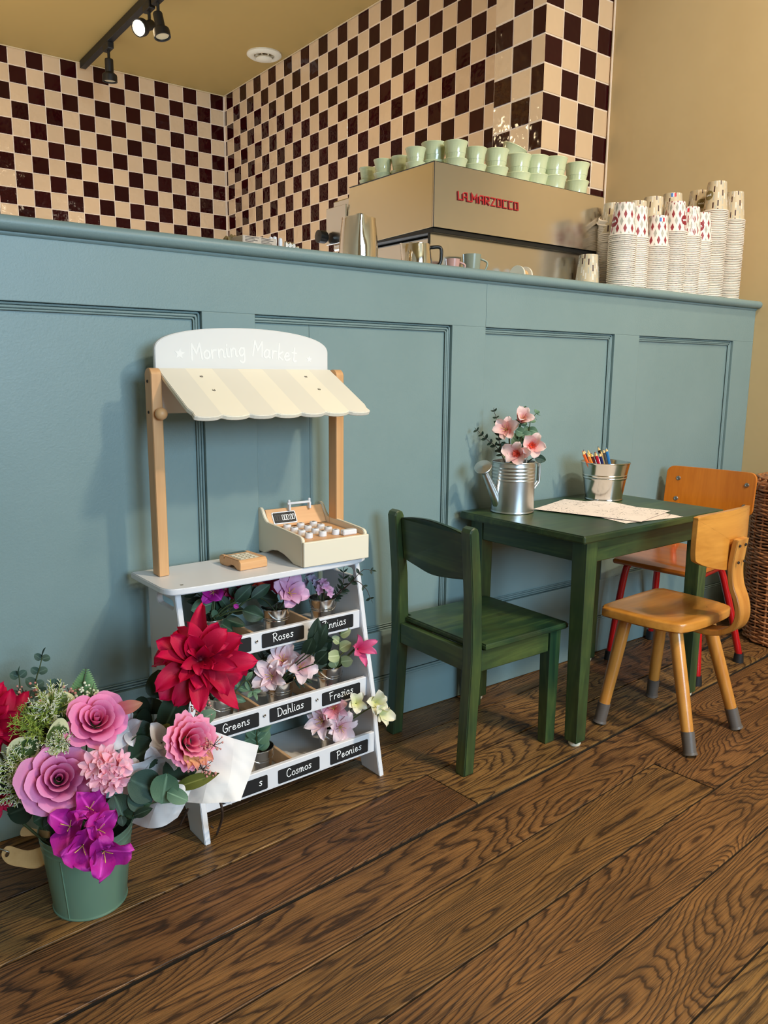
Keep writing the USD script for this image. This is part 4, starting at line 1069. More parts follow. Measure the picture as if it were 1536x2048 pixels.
def print_mat(name, kind):
    paper = c(240, 226, 214) if kind == 'd' else c(206, 186, 152)
    n = {'tc': ('texture_coordinate', {}), 'sx': ('separate_xyz', {}), 'at': ('math', {'math_type': 'arctan2'}), 'u': ('math', {'math_type': 'multiply', 'value2': (20 if kind == 'd' else 30) / (2 * PI)}), 'v': ('math', {'math_type': 'multiply', 'value2': 1 / (.041 if kind == 'd' else .026)}),
         'p': ('principled_bsdf', {'roughness': .5})}
    l = [('tc.object', 'sx.vector'), ('sx.y', 'at.value1'), ('sx.x', 'at.value2'), ('at.value', 'u.value1'), ('sx.z', 'v.value1')]
    if kind == 'd':    # diamonds, alternately burgundy and grey, in offset columns
        n.update({'fu': ('math', {'math_type': 'floor'}), 'hu': ('math', {'math_type': 'multiply', 'value2': .5}), 'v2': ('math', {'math_type': 'add'}), 'a': ('math', {'math_type': 'fraction'}), 'b': ('math', {'math_type': 'fraction'}),
                  'a1': ('math', {'math_type': 'subtract', 'value2': .5}), 'b1': ('math', {'math_type': 'subtract', 'value2': .5}), 'a2': ('math', {'math_type': 'absolute'}), 'b2': ('math', {'math_type': 'absolute'}), 's': ('math', {'math_type': 'multiply_add', 'value2': 1.5}),
                  'lt': ('math', {'math_type': 'less_than', 'value2': .48}), 'par': ('math', {'math_type': 'fraction'}), 'pg': ('math', {'math_type': 'greater_than', 'value2': .3}), 'cm': ('mix', {'color1': c(150, 52, 58), 'color2': c(176, 170, 156)}), 'om': ('mix', {'color1': paper})})
        l += [('u.value', 'fu.value1'), ('fu.value', 'hu.value1'), ('hu.value', 'v2.value2'), ('v.value', 'v2.value1'), ('u.value', 'a.value1'), ('v2.value', 'b.value1'), ('a.value', 'a1.value1'), ('b.value', 'b1.value1'), ('a1.value', 'a2.value1'), ('b1.value', 'b2.value1'),
              ('b2.value', 's.value1'), ('a2.value', 's.value3'), ('s.value', 'lt.value1'), ('hu.value', 'par.value1'), ('par.value', 'pg.value1'), ('pg.value', 'cm.fac'), ('cm.color', 'om.color2'), ('lt.value', 'om.fac'), ('om.color', 'p.base_color')]
    else:              # short upright bars in brown, grey and white
        n.update({'fu': ('math', {'math_type': 'floor'}), 'hu': ('math', {'math_type': 'multiply', 'value2': .37}), 'v2': ('math', {'math_type': 'add'}), 'fv': ('math', {'math_type': 'floor'}), 'a': ('math', {'math_type': 'fraction'}), 'b': ('math', {'math_type': 'fraction'}),
                  'a1': ('math', {'math_type': 'subtract', 'value2': .5}), 'b1': ('math', {'math_type': 'subtract', 'value2': .5}), 'a2': ('math', {'math_type': 'absolute'}), 'b2': ('math', {'math_type': 'absolute'}), 'la': ('math', {'math_type': 'less_than', 'value2': .30}), 'lb': ('math', {'math_type': 'less_than', 'value2': .36}), 'lt': ('math', {'math_type': 'multiply'}),
                  'cx': ('combine_xyz', {}), 'wn': ('white_noise_texture', {'dimensions': '2D'}), 'rp': ('rgb_ramp', {'interpolate': False, 'ramp': [(0, c(72, 40, 34)), (.22, c(186, 178, 160)), (.5, c(226, 214, 196)), (.74, paper), (1, paper)]}), 'om': ('mix', {'color1': paper})})
        l += [('u.value', 'fu.value1'), ('fu.value', 'hu.value1'), ('hu.value', 'v2.value2'), ('v.value', 'v2.value1'), ('v2.value', 'fv.value1'), ('u.value', 'a.value1'), ('v2.value', 'b.value1'), ('a.value', 'a1.value1'), ('b.value', 'b1.value1'), ('a1.value', 'a2.value1'), ('b1.value', 'b2.value1'),
              ('a2.value', 'la.value1'), ('b2.value', 'lb.value1'), ('la.value', 'lt.value1'), ('lb.value', 'lt.value2'), ('fu.value', 'cx.x'), ('fv.value', 'cx.y'), ('cx.vector', 'wn.vector'), ('wn.value', 'rp.fac'), ('rp.color', 'om.color2'), ('lt.value', 'om.fac'), ('om.color', 'p.base_color')]
    return usdkit.material(stage, f'/World/Looks/{name}', n, l, surface='p.BSDF')


M_DIA, M_BAR = print_mat('diamond_print_cup', 'd'), print_mat('bar_print_cup', 'k')
KRAFTL, REDLOGO = mat('olive_logo_print', c(128, 112, 66), .6), mat('burgundy_logo_print', c(140, 34, 44), .6)
STK = {k: mat(f'sticker_{k}', v, .6) for k, v in dict(blue=c(70, 120, 190), red=c(214, 50, 60), white=c(240, 240, 240)).items()}


def on_cup(poly, z0, ang, off, d=.0003):
    """wraps a flat polygon (x along the rim, y up) round the cup wall, centred on angle ang"""
    v, f = extr(poly, d, 'xy', 0); tm = trimesh.Trimesh(v, f).subdivide_to_size(.006); v, f = np.array(tm.vertices), np.array(tm.faces)
    z = z0 + v[:, 1]; r = RB + (RT - RB) * z / CH + off + v[:, 2]
    a = ang + v[:, 0] / .034
    return np.stack([r * np.cos(a), r * np.sin(a), z], 1), f


def cup_parts(t, m):
    part(t, 'cup_wall', lathe([(RB - .0005, .004), (RB, .004), (RT, CH), (RT - .001, CH + .0005), (RT - .0025, CH), (RT - .003, CH - .003), (0, CH - .003), (0, CH - .0036), (RT - .0006, CH - .0036), (RB - .0005, .004)], 36), m, 40)
    part(t, 'rolled_rim', lathe([(RB + .0018 + .0022 * math.cos(k), .0024 + .0023 * math.sin(k)) for k in np.linspace(0, 2 * PI, 9)], 36), PAPERW, True)


protos = {}
PITCH = .0057
VIEW = math.atan2(CAM[1] - .1, CAM[0] + .3)


def stack(u, v_top, y, kind, where, deco=(), hidden=False):
    """a stack whose top cup's base shows at photograph row v_top; every nested cup is a thing"""
    p = at(1150 + u / 4.267, 340 + v_top / 4.267, 'y', y); x = min(p[0], .058)
    h = p[2] - ZL; n = max(2, int(round((h - CH) / PITCH)) + 1); pit = (h - CH) / (n - 1)
    word = 'white diamond-print' if kind == 'd' else 'kraft bar-print'
    first = 0
    if hidden:       # only its top shows above the others: the cups below it are one part-less mass
        first = n - 5
        o = part(None, 'nested_cups', move(cat([lathe([(RB - .004, 0), (RB, .001), (RB, .004), (RB - .003, .005)], 24) if k else lathe([(0, 0), (RB, 0), (RB - .003, .005)], 24) for k in (0,)] + [move(lathe([(RB - .003, .0005), (RB, .0015), (RB, .004), (RB - .003, .005)], 24), (0, 0, PITCH * k)) for k in range(1, first)]), (x, y, ZL)), PAPERW, True)
        tag(o, f'lower rims of the {where}', 'paper cups', None, 'stuff')
    for k in range(first, n):
        z = ZL + pit * k + .0002; top = k == n - 1
        if top:
            t = thing('paper_cup', f'upside-down {word} paper cup topping the {where}', 'paper cup', (x + rng.uniform(-.0005, .0005), y, z), 0, f'{word} paper cups topping the stacks')
            cup_parts(t, M_DIA if kind == 'd' else M_BAR)
            va = math.atan2(CAM[1] - y, CAM[0] - x)
            for what, a, zz in deco:
                if what == 'logo':
                    col = REDLOGO if kind == 'd' else KRAFTL
                    lgp = part(t, 'round_logo', on_cup(Point(0, 0).buffer(.0155, quad_segs=8), zz, va + a, .0003), col, True)
                    scr_ = unary_union([LineString(spline(np.array(q) * .0045, 5)).buffer(.0007) for q in ([(-2.2, .6), (-1.8, -.5), (-1.3, .5), (-.9, -.5), (-.5, .4)], [(0, .5), (-.3, 0), (.2, -.5), (.6, 0), (.1, .5)], [(1, .5), (1.8, .6), (1.1, -.5), (2.1, -.4)])])
                    part(lgp, 'logo_script', on_cup(affinity.rotate(scr_, 8, origin=(0, 0)), zz, va + a, .0007), CHALK, True)
                else:
                    for nm_, x0, x1 in (('blue', -.009, -.002), ('white', -.002, .002), ('red', .002, .009)):
                        part(t, 'sticker', on_cup(sbox(x0, -.006, x1, .006), zz, va + a, .0004), STK[nm_], True)
        else:
            lab = f'rim of a nested paper cup within the {where}'
            grp = f'cups nested in the {where}'
            if kind not in protos:
                t = thing('paper_cup', lab, 'paper cup', (x, y, z), 0, grp); cup_parts(t, M_DIA if kind == 'd' else M_BAR); protos[kind] = t
            else:
                dup(protos[kind], (x + rng.uniform(-.0007, .0007), y + rng.uniform(-.0007, .0007), z), rng.uniform(0, 360), lab, grp)


stack(425, 290, .075, 'd', 'leftmost diamond-print stack', [('logo', -.95, .042)])
stack(532, 322, .088, 'd', 'second diamond-print stack from the left', [('logo', -1.25, .075)])
stack(708, 400, .072, 'd', 'lowest diamond-print stack', [('st', .45, .082)])
stack(862, 280, .082, 'd', 'tallest diamond-print stack', [('logo', 1.05, .038)])
stack(985, 325, .082, 'd', 'second diamond-print stack from the right', [('st', -.35, .084)])
stack(1078, 375, .078, 'd', 'rightmost diamond-print stack', [('logo', -.1, .050)])
stack(1216, 108, .062, 'k', 'tallest kraft stack', [('logo', -.75, .052)])
stack(1362, 196, .068, 'k', 'kraft stack nearest the beige wall', [('logo', -1.2, .055)])
stack(1060, 184, .15, 'k', 'kraft stack just left of the tallest one', [('logo', .3, .050)], True)
stack(672, 238, .15, 'k', 'kraft stack behind the lowest diamond-print stack', (), True)
stack(530, 274, .155, 'k', 'kraft stack behind the second diamond-print stack', (), True)
stack(835, 208, .160, 'k', 'kraft stack behind the tallest diamond-print stack', [('st', .1, .088)], True)
stack(330, 292, .155, 'k', 'kraft stack behind the leftmost diamond-print stack', (), True)

# white lids beside the machine, and two kraft cups under its edge
p = at(1150 + 272 / 4.267, 340 + 900 / 4.267, 'y', .165)
lid0 = None
for k in range(34):
    lab, grp = 'rim of a plain white cup nested beside the coffee machine', 'nested plain white cups'
    pos = (p[0], .165, ZL + .0255 + .0050 * k)
    if lid0 is None:
        lid0 = thing('plain_cup', lab, 'paper cup', pos, 0, grp)
        part(lid0, 'rolled_rim', lathe([(.0360 + .0020 * math.cos(q), .0024 + .0023 * math.sin(q)) for q in np.linspace(0, 2 * PI, 9)], 32), PAPERW, True)
        part(lid0, 'cup_wall', lathe([(.0352, .0035), (.0358, .0035), (.0345, .018), (.0335, .018), (.0335, .016), (0, .016), (0, .0154), (.034, .0154), (.0352, .0035)], 32), PAPERW, 40)
    else:
        dup(lid0, pos, 0, lab, grp)
lt_ = thing('domed_cover', 'loose white domed lid leaning on top of the plain white cups', 'lid', (p[0] - .006, .165, ZL + .0255 + .0050 * 34 + .022), 0)
lm = frame((-.45, -.25, .85))[:3, :3]
part(lt_, 'cover_rim', move(lathe([(.0325, 0), (.0370, .0002), (.0380, .002), (.0370, .0042), (.0325, .0046)], 32), (0, 0, 0), lm), PAPERW, True)
part(lt_, 'cover_dome', move(lathe([(.0330, .004), (.0305, .014), (.0265, .0155), (.0255, .012), (0, .012)], 32), (0, 0, 0), lm), PAPERW, 40)
cu = thing('cup_caddy', 'short bar-print sleeve under the stack of plain white cups', 'cup sleeve', (p[0], .165, ZL), 0)
part(cu, 'sleeve_wall', lathe([(0, 0), (.036, 0), (.0365, .0245), (.030, .0252), (0, .0252)], 32), M_BAR, 40)
p = at(1150 + 118 / 4.267, 340 + 720 / 4.267, 'y', .165)
for k in range(3):
    z = ZL + .0002 + .006 * k
    dup(protos['k'], (p[0], .165, z), 40 * k + 15, ('single upside-down kraft cup tucked under the right end of the coffee machine' if k == 2 else 'kraft cup rim below the cup tucked under the coffee machine'), 'kraft cups under the right end of the coffee machine')

# ------------------------------------------------------------------ watering can, pencil pail, colouring sheets on the table
can = thing('watering_can', 'small galvanised watering can holding pink flowers on the green table', 'watering can', (-1.196, -.100, ZT + .0005), math.degrees(math.atan2(-.17, .985)))
R_ = .0545
rid = []
for k in range(5):
    z = .083 + k * .0085; rid += [(R_, z - .0028), (R_ + .0011, z - .0012), (R_ + .0011, z + .0012), (R_, z + .0028)]
part(can, 'can_body', lathe([(0, 0), (R_ - .001, 0), (R_ + .0012, .001), (R_ + .0012, .004), (R_, .0055)] + rid + [(R_, .1265), (R_ + .0016, .128), (R_ + .0006, .130), (R_ - .001, .129), (R_ - .0012, .01), (0, .008)], 56), GALV, 40)
part(can, 'planting_fill', lathe([(0, .11), (R_ - .0015, .11)], 32), SOIL, False)
sp0, sp1 = V3(-.046, 0, .028), V3(-.090, 0, .108)
spd = (sp1 - sp0) / np.linalg.norm(sp1 - sp0)
spt = part(can, 'spout', tube([sp0 - spd * .006, sp0 + spd * .03, sp1], [.0150, .0120, .0076], 24), GALV, 40)
rf = frame((-.55, -.42, .72), o=sp1 - spd * .002)
part(spt, 'sprinkler_rose', move(lathe([(0, -.006), (.0078, -.006), (.0105, .003), (.0215, .0165), (.0222, .0185), (.021, .0200), (0, .0225)], 32), rf[:3, 3], rf[:3, :3]), GALV, 40)
hp = [(-1, 0)]
part(can, 'handle', cat([tube([(R_ - .002, y, .1245), (R_ + .012, y, .1245), (R_ + .022, y, .121), (R_ + .0255, y, .112), (R_ + .0255, y, .078), (R_ + .021, y, .068), (R_ + .006, y, .052), (R_ - .001, y, .045)], .0022, 8, smooth=4) for y in (-.0045, .0045)] + [cbox((R_ + .0232, -.0045, .075), (R_ + .0262, .0045, .112), .0008), cbox((R_ + .0, -.0045, .1232), (R_ + .015, .0045, .1258), .0006)]), GALV, 40)

pail = thing('pencil_pail', 'galvanised flared pail full of coloured pencils on the green table', 'pail', (-.834, -.107, ZT + .0005), 0)
part(pail, 'pail_body', lathe([(0, 0), (.0505, 0), (.052, .0012), (.052, .004), (.0508, .006), (.0588, .058), (.0605, .0605), (.0612, .0625), (.0604, .0645), (.0606, .0665), (.0618, .0685), (.0624, .0705), (.0612, .0725), (.0668, .1015), (.0685, .1035), (.0690, .1055), (.0678, .1068), (.0662, .1052), (.0500, .004), (0, .003)], 64), PAIL, 40)
cols = [('orange', (226, 96, 40)), ('yellow orange', (232, 130, 50)), ('brown', (90, 40, 36)), ('crimson', (190, 24, 50)), ('navy blue', (34, 42, 96)), ('natural wood', (206, 170, 110)), ('grey', (86, 80, 78)), ('sky blue', (46, 122, 184)), ('black', (24, 22, 24)), ('purple', (70, 40, 84)), ('yellow', (236, 200, 40)), ('dark green', (28, 60, 40))]
lead_wood = mat('pencil_cedar', c(226, 190, 130), .6)
pen_spots = [(.0, .0), (.11, .0), (.2, .12), (.29, .0), (.385, .0), (.44, .05), (.5, .0), (.57, -.02), (.47, .55), (.06, .55), (.16, .45), (.33, .5)]
tipc = {'yellow orange': (240, 214, 60), 'natural wood': (190, 170, 90)}
rdir = V3(.80, -.60, 0); vdir = V3(.60, .80, 0)
for (nm_, rgb), (a, dpt) in zip(cols, pen_spots):
    lean = {'orange': .46, 'yellow orange': .46, 'brown': .40, 'crimson': .34, 'navy blue': .32, 'natural wood': .30, 'grey': .28, 'sky blue': .26}.get(nm_, .34)
    rim = V3(-.834, -.107, ZT + .100) + rdir * (-.056 + a * .104) + vdir * (-.030 + dpt * .05)
    d = V3(0, 0, 1) - rdir * lean + vdir * .05; d /= np.linalg.norm(d)
    bot = rim - d * (.092 / d[2]); off = bot - V3(-.834, -.107, bot[2]); rr = np.hypot(*off[:2])
    if rr > .044:
        bot[:2] = V3(-.834, -.107)[:2] + off[:2] * .044 / rr; d = rim - bot; d /= np.linalg.norm(d)
    L = {'orange': .142, 'black': .148, 'sky blue': .143, 'grey': .144, 'purple': .138}.get(nm_, .136) + rng.uniform(-.004, .004)
    t = thing('coloured_pencil', f'{nm_} pencil leaning left in the galvanised pail', 'pencil', mat4=frame(d, o=bot), group='pencils in the pail')
    hexr = .0042
    part(t, 'barrel', lathe([(0, 0), (hexr, 0), (hexr, L - .012)], 6), mat(f'pencil_{nm_.replace(" ", "_")}', c(*rgb), .35), False)
    part(t, 'sharpened_wood', lathe([(hexr, L - .012), (.0016, L - .004)], 10), lead_wood, True)
    part(t, 'lead', lathe([(.0016, L - .004), (0, L)], 8), mat(f'lead_{nm_.replace(" ", "_")}', c(*tipc.get(nm_, rgb)), .5), True)
SHEET = usdkit.material(stage, '/World/Looks/colouring_sheet', {
    'tc': ('texture_coordinate', {}), 'nz': ('noise_texture', {'scale': 30., 'detail': 1.5, 'distortion': 1.2}), 'm': ('math', {'math_type': 'multiply', 'value2': 6.}), 'f': ('math', {'math_type': 'fraction'}), 'rp': ('rgb_ramp', {'ramp': [(0, c(120, 106, 104)), (.05, c(120, 106, 104)), (.09, c(244, 230, 222)), (1, c(244, 230, 222))]}),
    'sx': ('separate_xyz', {}), 'n2': ('noise_texture', {'scale': 11., 'detail': 1.}), 'r2': ('rgb_ramp', {'ramp': [(.40, (0, 0, 0)), (.47, (1, 1, 1))]}), 'mx': ('mix', {'color1': c(244, 230, 222)}), 'p': ('principled_bsdf', {'roughness': .7})},
    [('tc.object', 'nz.vector'), ('nz.fac', 'm.value1'), ('m.value', 'f.value1'), ('f.value', 'rp.fac'), ('tc.object', 'n2.vector'), ('n2.fac', 'r2.fac'), ('r2.color', 'mx.fac'), ('rp.color', 'mx.color2'), ('mx.color', 'p.base_color')], surface='p.BSDF')


def sheet(label, corners, z, curl):
    q = np.array(corners, float); o = q.mean(0)
    t = thing('colouring_sheet', label, 'paper sheet', (o[0], o[1], z), 0)
    n = 14; u, v_ = np.meshgrid(np.linspace(0, 1, n), np.linspace(0, 1, n), indexing='ij'); u, v_ = u[..., None], v_[..., None]
    P = (1 - u) * (1 - v_) * q[0] + u * (1 - v_) * q[1] + u * v_ * q[2] + (1 - u) * v_ * q[3] - o
    zz = curl * ((u - .5) ** 2 * 2 * (v_ > 2) + .5 * (1 + np.sin(u * 5 + v_ * 3)) * .4)
    top = np.concatenate([P, zz], -1).reshape(-1, 3); i, j = np.meshgrid(np.arange(n - 1), np.arange(n - 1), indexing='ij')
    f = np.stack([i * n + j, (i + 1) * n + j, (i + 1) * n + j + 1, i * n + j + 1], -1).reshape(-1, 4)
    part(t, 'sheet', (top, f), SHEET, True)


sheet('colouring page with line drawing, its right corner nearest the table edge', [(-1.095, -.374), (-.899, -.402), (-.855, -.118), (-1.05, -.090)], ZT + .0006, .0015)
sheet('colouring page reaching to the watering can, lying over the other page', [(-1.056, -.389), (-.858, -.338), (-.942, -.058), (-1.140, -.120)], ZT + .0026, .0018)

# ------------------------------------------------------------------ flowers and leaves
RT_, UP_ = rt, V3(0, 0, 1)


def toward(pos, right=0., upw=0., k=1.):
    d = CAM - np.asarray(pos); d /= np.linalg.norm(d); return d * k + rt * right + UP_ * upw


def petal(L, W, ns=8, nt=5, p=1.0, q=.8, base=.12, bend=.4, cup=.2, fold=0., ruf=0., rn=3, seed=0, curl=0.):
    """a petal or leaf from the origin along +y, its face up +z; widest where s**p = .5; q < 1 makes it blunter"""
    s = np.linspace(0, 1, ns); t = np.linspace(-1, 1, nt)
    w = np.sin(PI * np.clip(s, 0, 1) ** p).clip(0) ** q; w = np.maximum(w, base * (1 - s) ** 2) * W / 2
    th = bend * s + curl * s ** 4
    y = np.concatenate([[0], np.cumsum(np.cos(th[1:]) * L / (ns - 1))]); z = np.concatenate([[0], np.cumsum(np.sin(th[1:]) * L / (ns - 1))])
    X = w[:, None] * t * (1 - .15 * cup * t ** 2)
    off = cup * w[:, None] * t ** 2 + fold * w[:, None] * np.abs(t) + ruf * L * (s[:, None] ** 1.5) * np.abs(t) * np.sin(rn * PI * (s[:, None] + .3 * t) + seed)
    off += ruf * L * .6 * (s[:, None] ** 3) * np.sin(t * 4 + seed * 2)
    V = np.stack([X, y[:, None] - off * np.sin(th)[:, None], z[:, None] + off * np.cos(th)[:, None]], -1).reshape(-1, 3)
    i, j = np.meshgrid(np.arange(ns - 1), np.arange(nt - 1), indexing='ij')
    f = np.stack([i * nt + j, i * nt + j + 1, (i + 1) * nt + j + 1, (i + 1) * nt + j], -1).reshape(-1, 4)
    uv = np.stack([np.repeat((t[None] + 1) / 2, ns, 0), np.repeat(s[:, None], nt, 1)], -1).reshape(-1, 2)
    return V, f, uv


def place(pm, phi, el, r=0., h=0., roll=0.):
    """turns a petal to azimuth phi round z, tilted up by el from the xy plane, its foot at radius r, height h"""
    V, f, uv = pm
    R = rotm([0, 0, 1], phi - PI / 2) @ rotm([1, 0, 0], el) @ rotm([0, 1, 0], roll)
    return V @ R.T + V3(r * math.cos(phi), r * math.sin(phi), h), f, uv


def addp(t, name, pm, m):
    part(t, name, (pm[0], pm[1]), m, True, uv=pm[2])


def flower(name, label, cat_, pos, facing, build, stem=None, group=None, roll=0., sm=None, sr=.0022):
    m = frame(facing, o=pos, roll=roll); t = thing(name, label, cat_, mat4=m, group=group)
    build(t)
    if stem is not None:
        e = np.linalg.inv(m) @ np.append(stem, 1); L = np.linalg.norm(e[:3])
        part(t, 'stem', tube([(0, 0, -.002), (0, 0, -.22 * L), tuple(e[:3] * .55 + V3(0, 0, -.12 * L)), tuple(e[:3])], sr, 7, smooth=5), sm or STEMG, True)
    return t


def dahlia(R, m, n=(12, 11, 9, 7), seed=1, q=.75):
    def b(t):
        r = random.Random(seed)
        part(t, 'flower_centre', cat([ball(R * .085, (0, 0, R * .06), (1, 1, 1.3))] + [ball(R * .03, (R * .07 * math.cos(a), R * .07 * math.sin(a), R * .15), k=1) for a in range(6)]), m, True)
        for k, (cnt, el, L) in enumerate(zip(n, (-.18, .18, .55, .95), (1., .92, .72, .45))):
            for i in range(cnt):
                ph = 2 * PI * (i + .5 * (k % 2)) / cnt + r.uniform(-.16, .16)
                pm = petal(R * L * r.uniform(.72, 1.16), R * L * r.uniform(.40, .58), 10, 7, .9, q, .3, r.uniform(-.5, .5), .30, .12, .06, 2, r.uniform(0, 6), curl=r.uniform(-1.5, .4))
                addp(t, 'petal', place(pm, ph, el + r.uniform(-.5, .34), .004, .004 + .003 * k, r.uniform(-.55, .55)), m)
    return b


def rose_petal(r0, r1, h, half, phi, curl, seed, ns=9, nt=9, z0=0., ruf=.0):
    """a petal that wraps round the axis: radius r0 at the foot to r1 at the lip, which rolls outwards"""
    r = random.Random(seed); s = np.linspace(0, 1, ns); t = np.linspace(-1, 1, nt)
    wd = half * (np.sin(PI * (.12 + .72 * s)) ** .6)
    ang = phi + wd[:, None] * t
    lip = 1 - .16 * np.abs(t) ** 2.4
    S_ = s[:, None] * lip
    rad = r0 + (r1 - r0) * S_ ** .75 + curl * np.clip(S_ - .62, 0, 1) ** 2 * 6 + ruf * r1 * S_ ** 2 * np.sin(7 * t + r.uniform(0, 6)) + .10 * r1 * np.abs(t) ** 3 * S_
    z = z0 + h * S_ - curl * 3.2 * np.clip(S_ - .70, 0, 1) ** 2 * 2 + ruf * h * .6 * S_ ** 3 * np.cos(9 * t + r.uniform(0, 6))
    V = np.stack([rad * np.cos(ang), rad * np.sin(ang), z], -1).reshape(-1, 3)
    i, j = np.meshgrid(np.arange(ns - 1), np.arange(nt - 1), indexing='ij')
    f = np.stack([i * nt + j, i * nt + j + 1, (i + 1) * nt + j + 1, (i + 1) * nt + j], -1).reshape(-1, 4)
    uv = np.stack([np.repeat((t[None] + 1) / 2, ns, 0), np.repeat(s[:, None], nt, 1)], -1).reshape(-1, 2)
    return V, f, uv


def rose(R, m, seed=1, ruf=.012, layers=((2, .06, .10, .92, 1.9, 0.), (3, .10, .22, .94, 1.25, .02), (3, .14, .36, .92, 1.15, .05), (4, .18, .55, .82, 1.0, .10), (5, .22, .80, .62, .82, .16), (5, .24, 1.0, .38, .78, .17))):
    def b(t):
        r = random.Random(seed); H = R * .86
        for k, (cnt, a0, a1, h, half, curl) in enumerate(layers):
            for i in range(cnt):
                pm = rose_petal(R * a0, R * a1 * r.uniform(.92, 1.06), H * h * r.uniform(.94, 1.04), half * r.uniform(.92, 1.1), 2 * PI * i / cnt + k * .9 + r.uniform(-.2, .2), R * curl, seed * 100 + k * 10 + i, z0=-.35 * H, ruf=ruf * (.3 + k / 4))
                addp(t, 'petal', pm, m)
        sep = part(t, 'calyx', lathe([(0, -.55 * H), (.12 * R, -.5 * H), (.25 * R, -.33 * H), (.1 * R, -.2 * H), (0, -.2 * H)], 14), STEMG, True)
    return b


def peony(R, m, m2, seed=1):
    def b(t):
        rose(R, m, seed, .055, ((3, .08, .20, .86, 1.5, .03), (5, .12, .38, .92, .95, .05), (6, .18, .58, .88, .8, .08), (7, .22, .78, .72, .72, .11), (7, .25, .95, .5, .62, .14)))(t)
        r = random.Random(seed + 9)
        for i in range(4):
            addp(t, 'petal', place(petal(R * .9, R * .4, 8, 5, .9, .6, .3, .5, .3, 0, .10, 4, i), -1.1 + .35 * i, .35, R * .25, -.1 * R), m2)
    return b


def lily(R, m, n=6, el=.55, W=.36, bend=-.75, stam=STAM, seed=1, q=.85, ruf=.03, ns=5):
    def b(t):
        r = random.Random(seed)
        for i in range(n):
            pm = petal(R * 1.1 * r.uniform(.85, 1.12), R * W * 1.3 * (1.15 if i % 2 else .9) * r.uniform(.9, 1.1), 10, 7, .8, q * .85, .3, bend * r.uniform(.4, 1.3), .3, .06, ruf * 2.2, 3, r.uniform(0, 6), curl=r.uniform(-1.2, .2))
            addp(t, 'petal', place(pm, 2 * PI * i / n + r.uniform(-.16, .16), el + .55 + r.uniform(-.2, .2), R * .04, .0, r.uniform(-.4, .4)), m)
        if stam is not None:
            st = [tube([(0, 0, 0), (.12 * R * math.cos(a), .12 * R * math.sin(a), .3 * R), (.24 * R * math.cos(a), .24 * R * math.sin(a), .52 * R)], .0004 + .008 * R, 5, smooth=3) for a in np.arange(ns) * 2 * PI / ns + .3]
            part(t, 'stamens', cat(st), stam, True)
    return b


def cluster(R, m, florets, seed=1, fl=None):
    """several small florets on one head"""
    def b(t):
        r = random.Random(seed)
        for k in range(florets):
            a = k * 2.399; rad = R * .62 * math.sqrt((k + .3) / florets); d = V3(rad * math.cos(a), rad * math.sin(a), R * .55 * (1 - (rad / R) ** 2)); nz_ = V3(d[0] * 1.3, d[1] * 1.3, R * .8)
            M = frame(nz_, o=d, roll=r.uniform(0, 6))
            n = 5 if fl is None else fl[0]
            for i in range(n):
                L = R * (.50 if fl is None else fl[1]) * r.uniform(.88, 1.12)
                V, f, uv = place(petal(L, L * (.72 if fl is None else fl[2]), 7, 5, .85, .55 if fl is None else fl[3], .25, r.uniform(-.5, .1), .3, .05, .05, 3, r.uniform(0, 6)), 2 * PI * i / n + r.uniform(-.15, .15), .45 + r.uniform(-.12, .12))
                addp(t, 'petal', (V @ M[:3, :3].T + M[:3, 3], f, uv), m)
            if fl is not None and len(fl) > 4:
                part(t, 'stamens', move(cat([tube([(0, 0, 0), (.0015 * math.cos(q_), .0015 * math.sin(q_), R * .16), (.004 * math.cos(q_), .004 * math.sin(q_), R * .26)], .0007, 5) for q_ in (0, 2, 4)]), M[:3, 3], M[:3, :3]), fl[4], True)
    return b


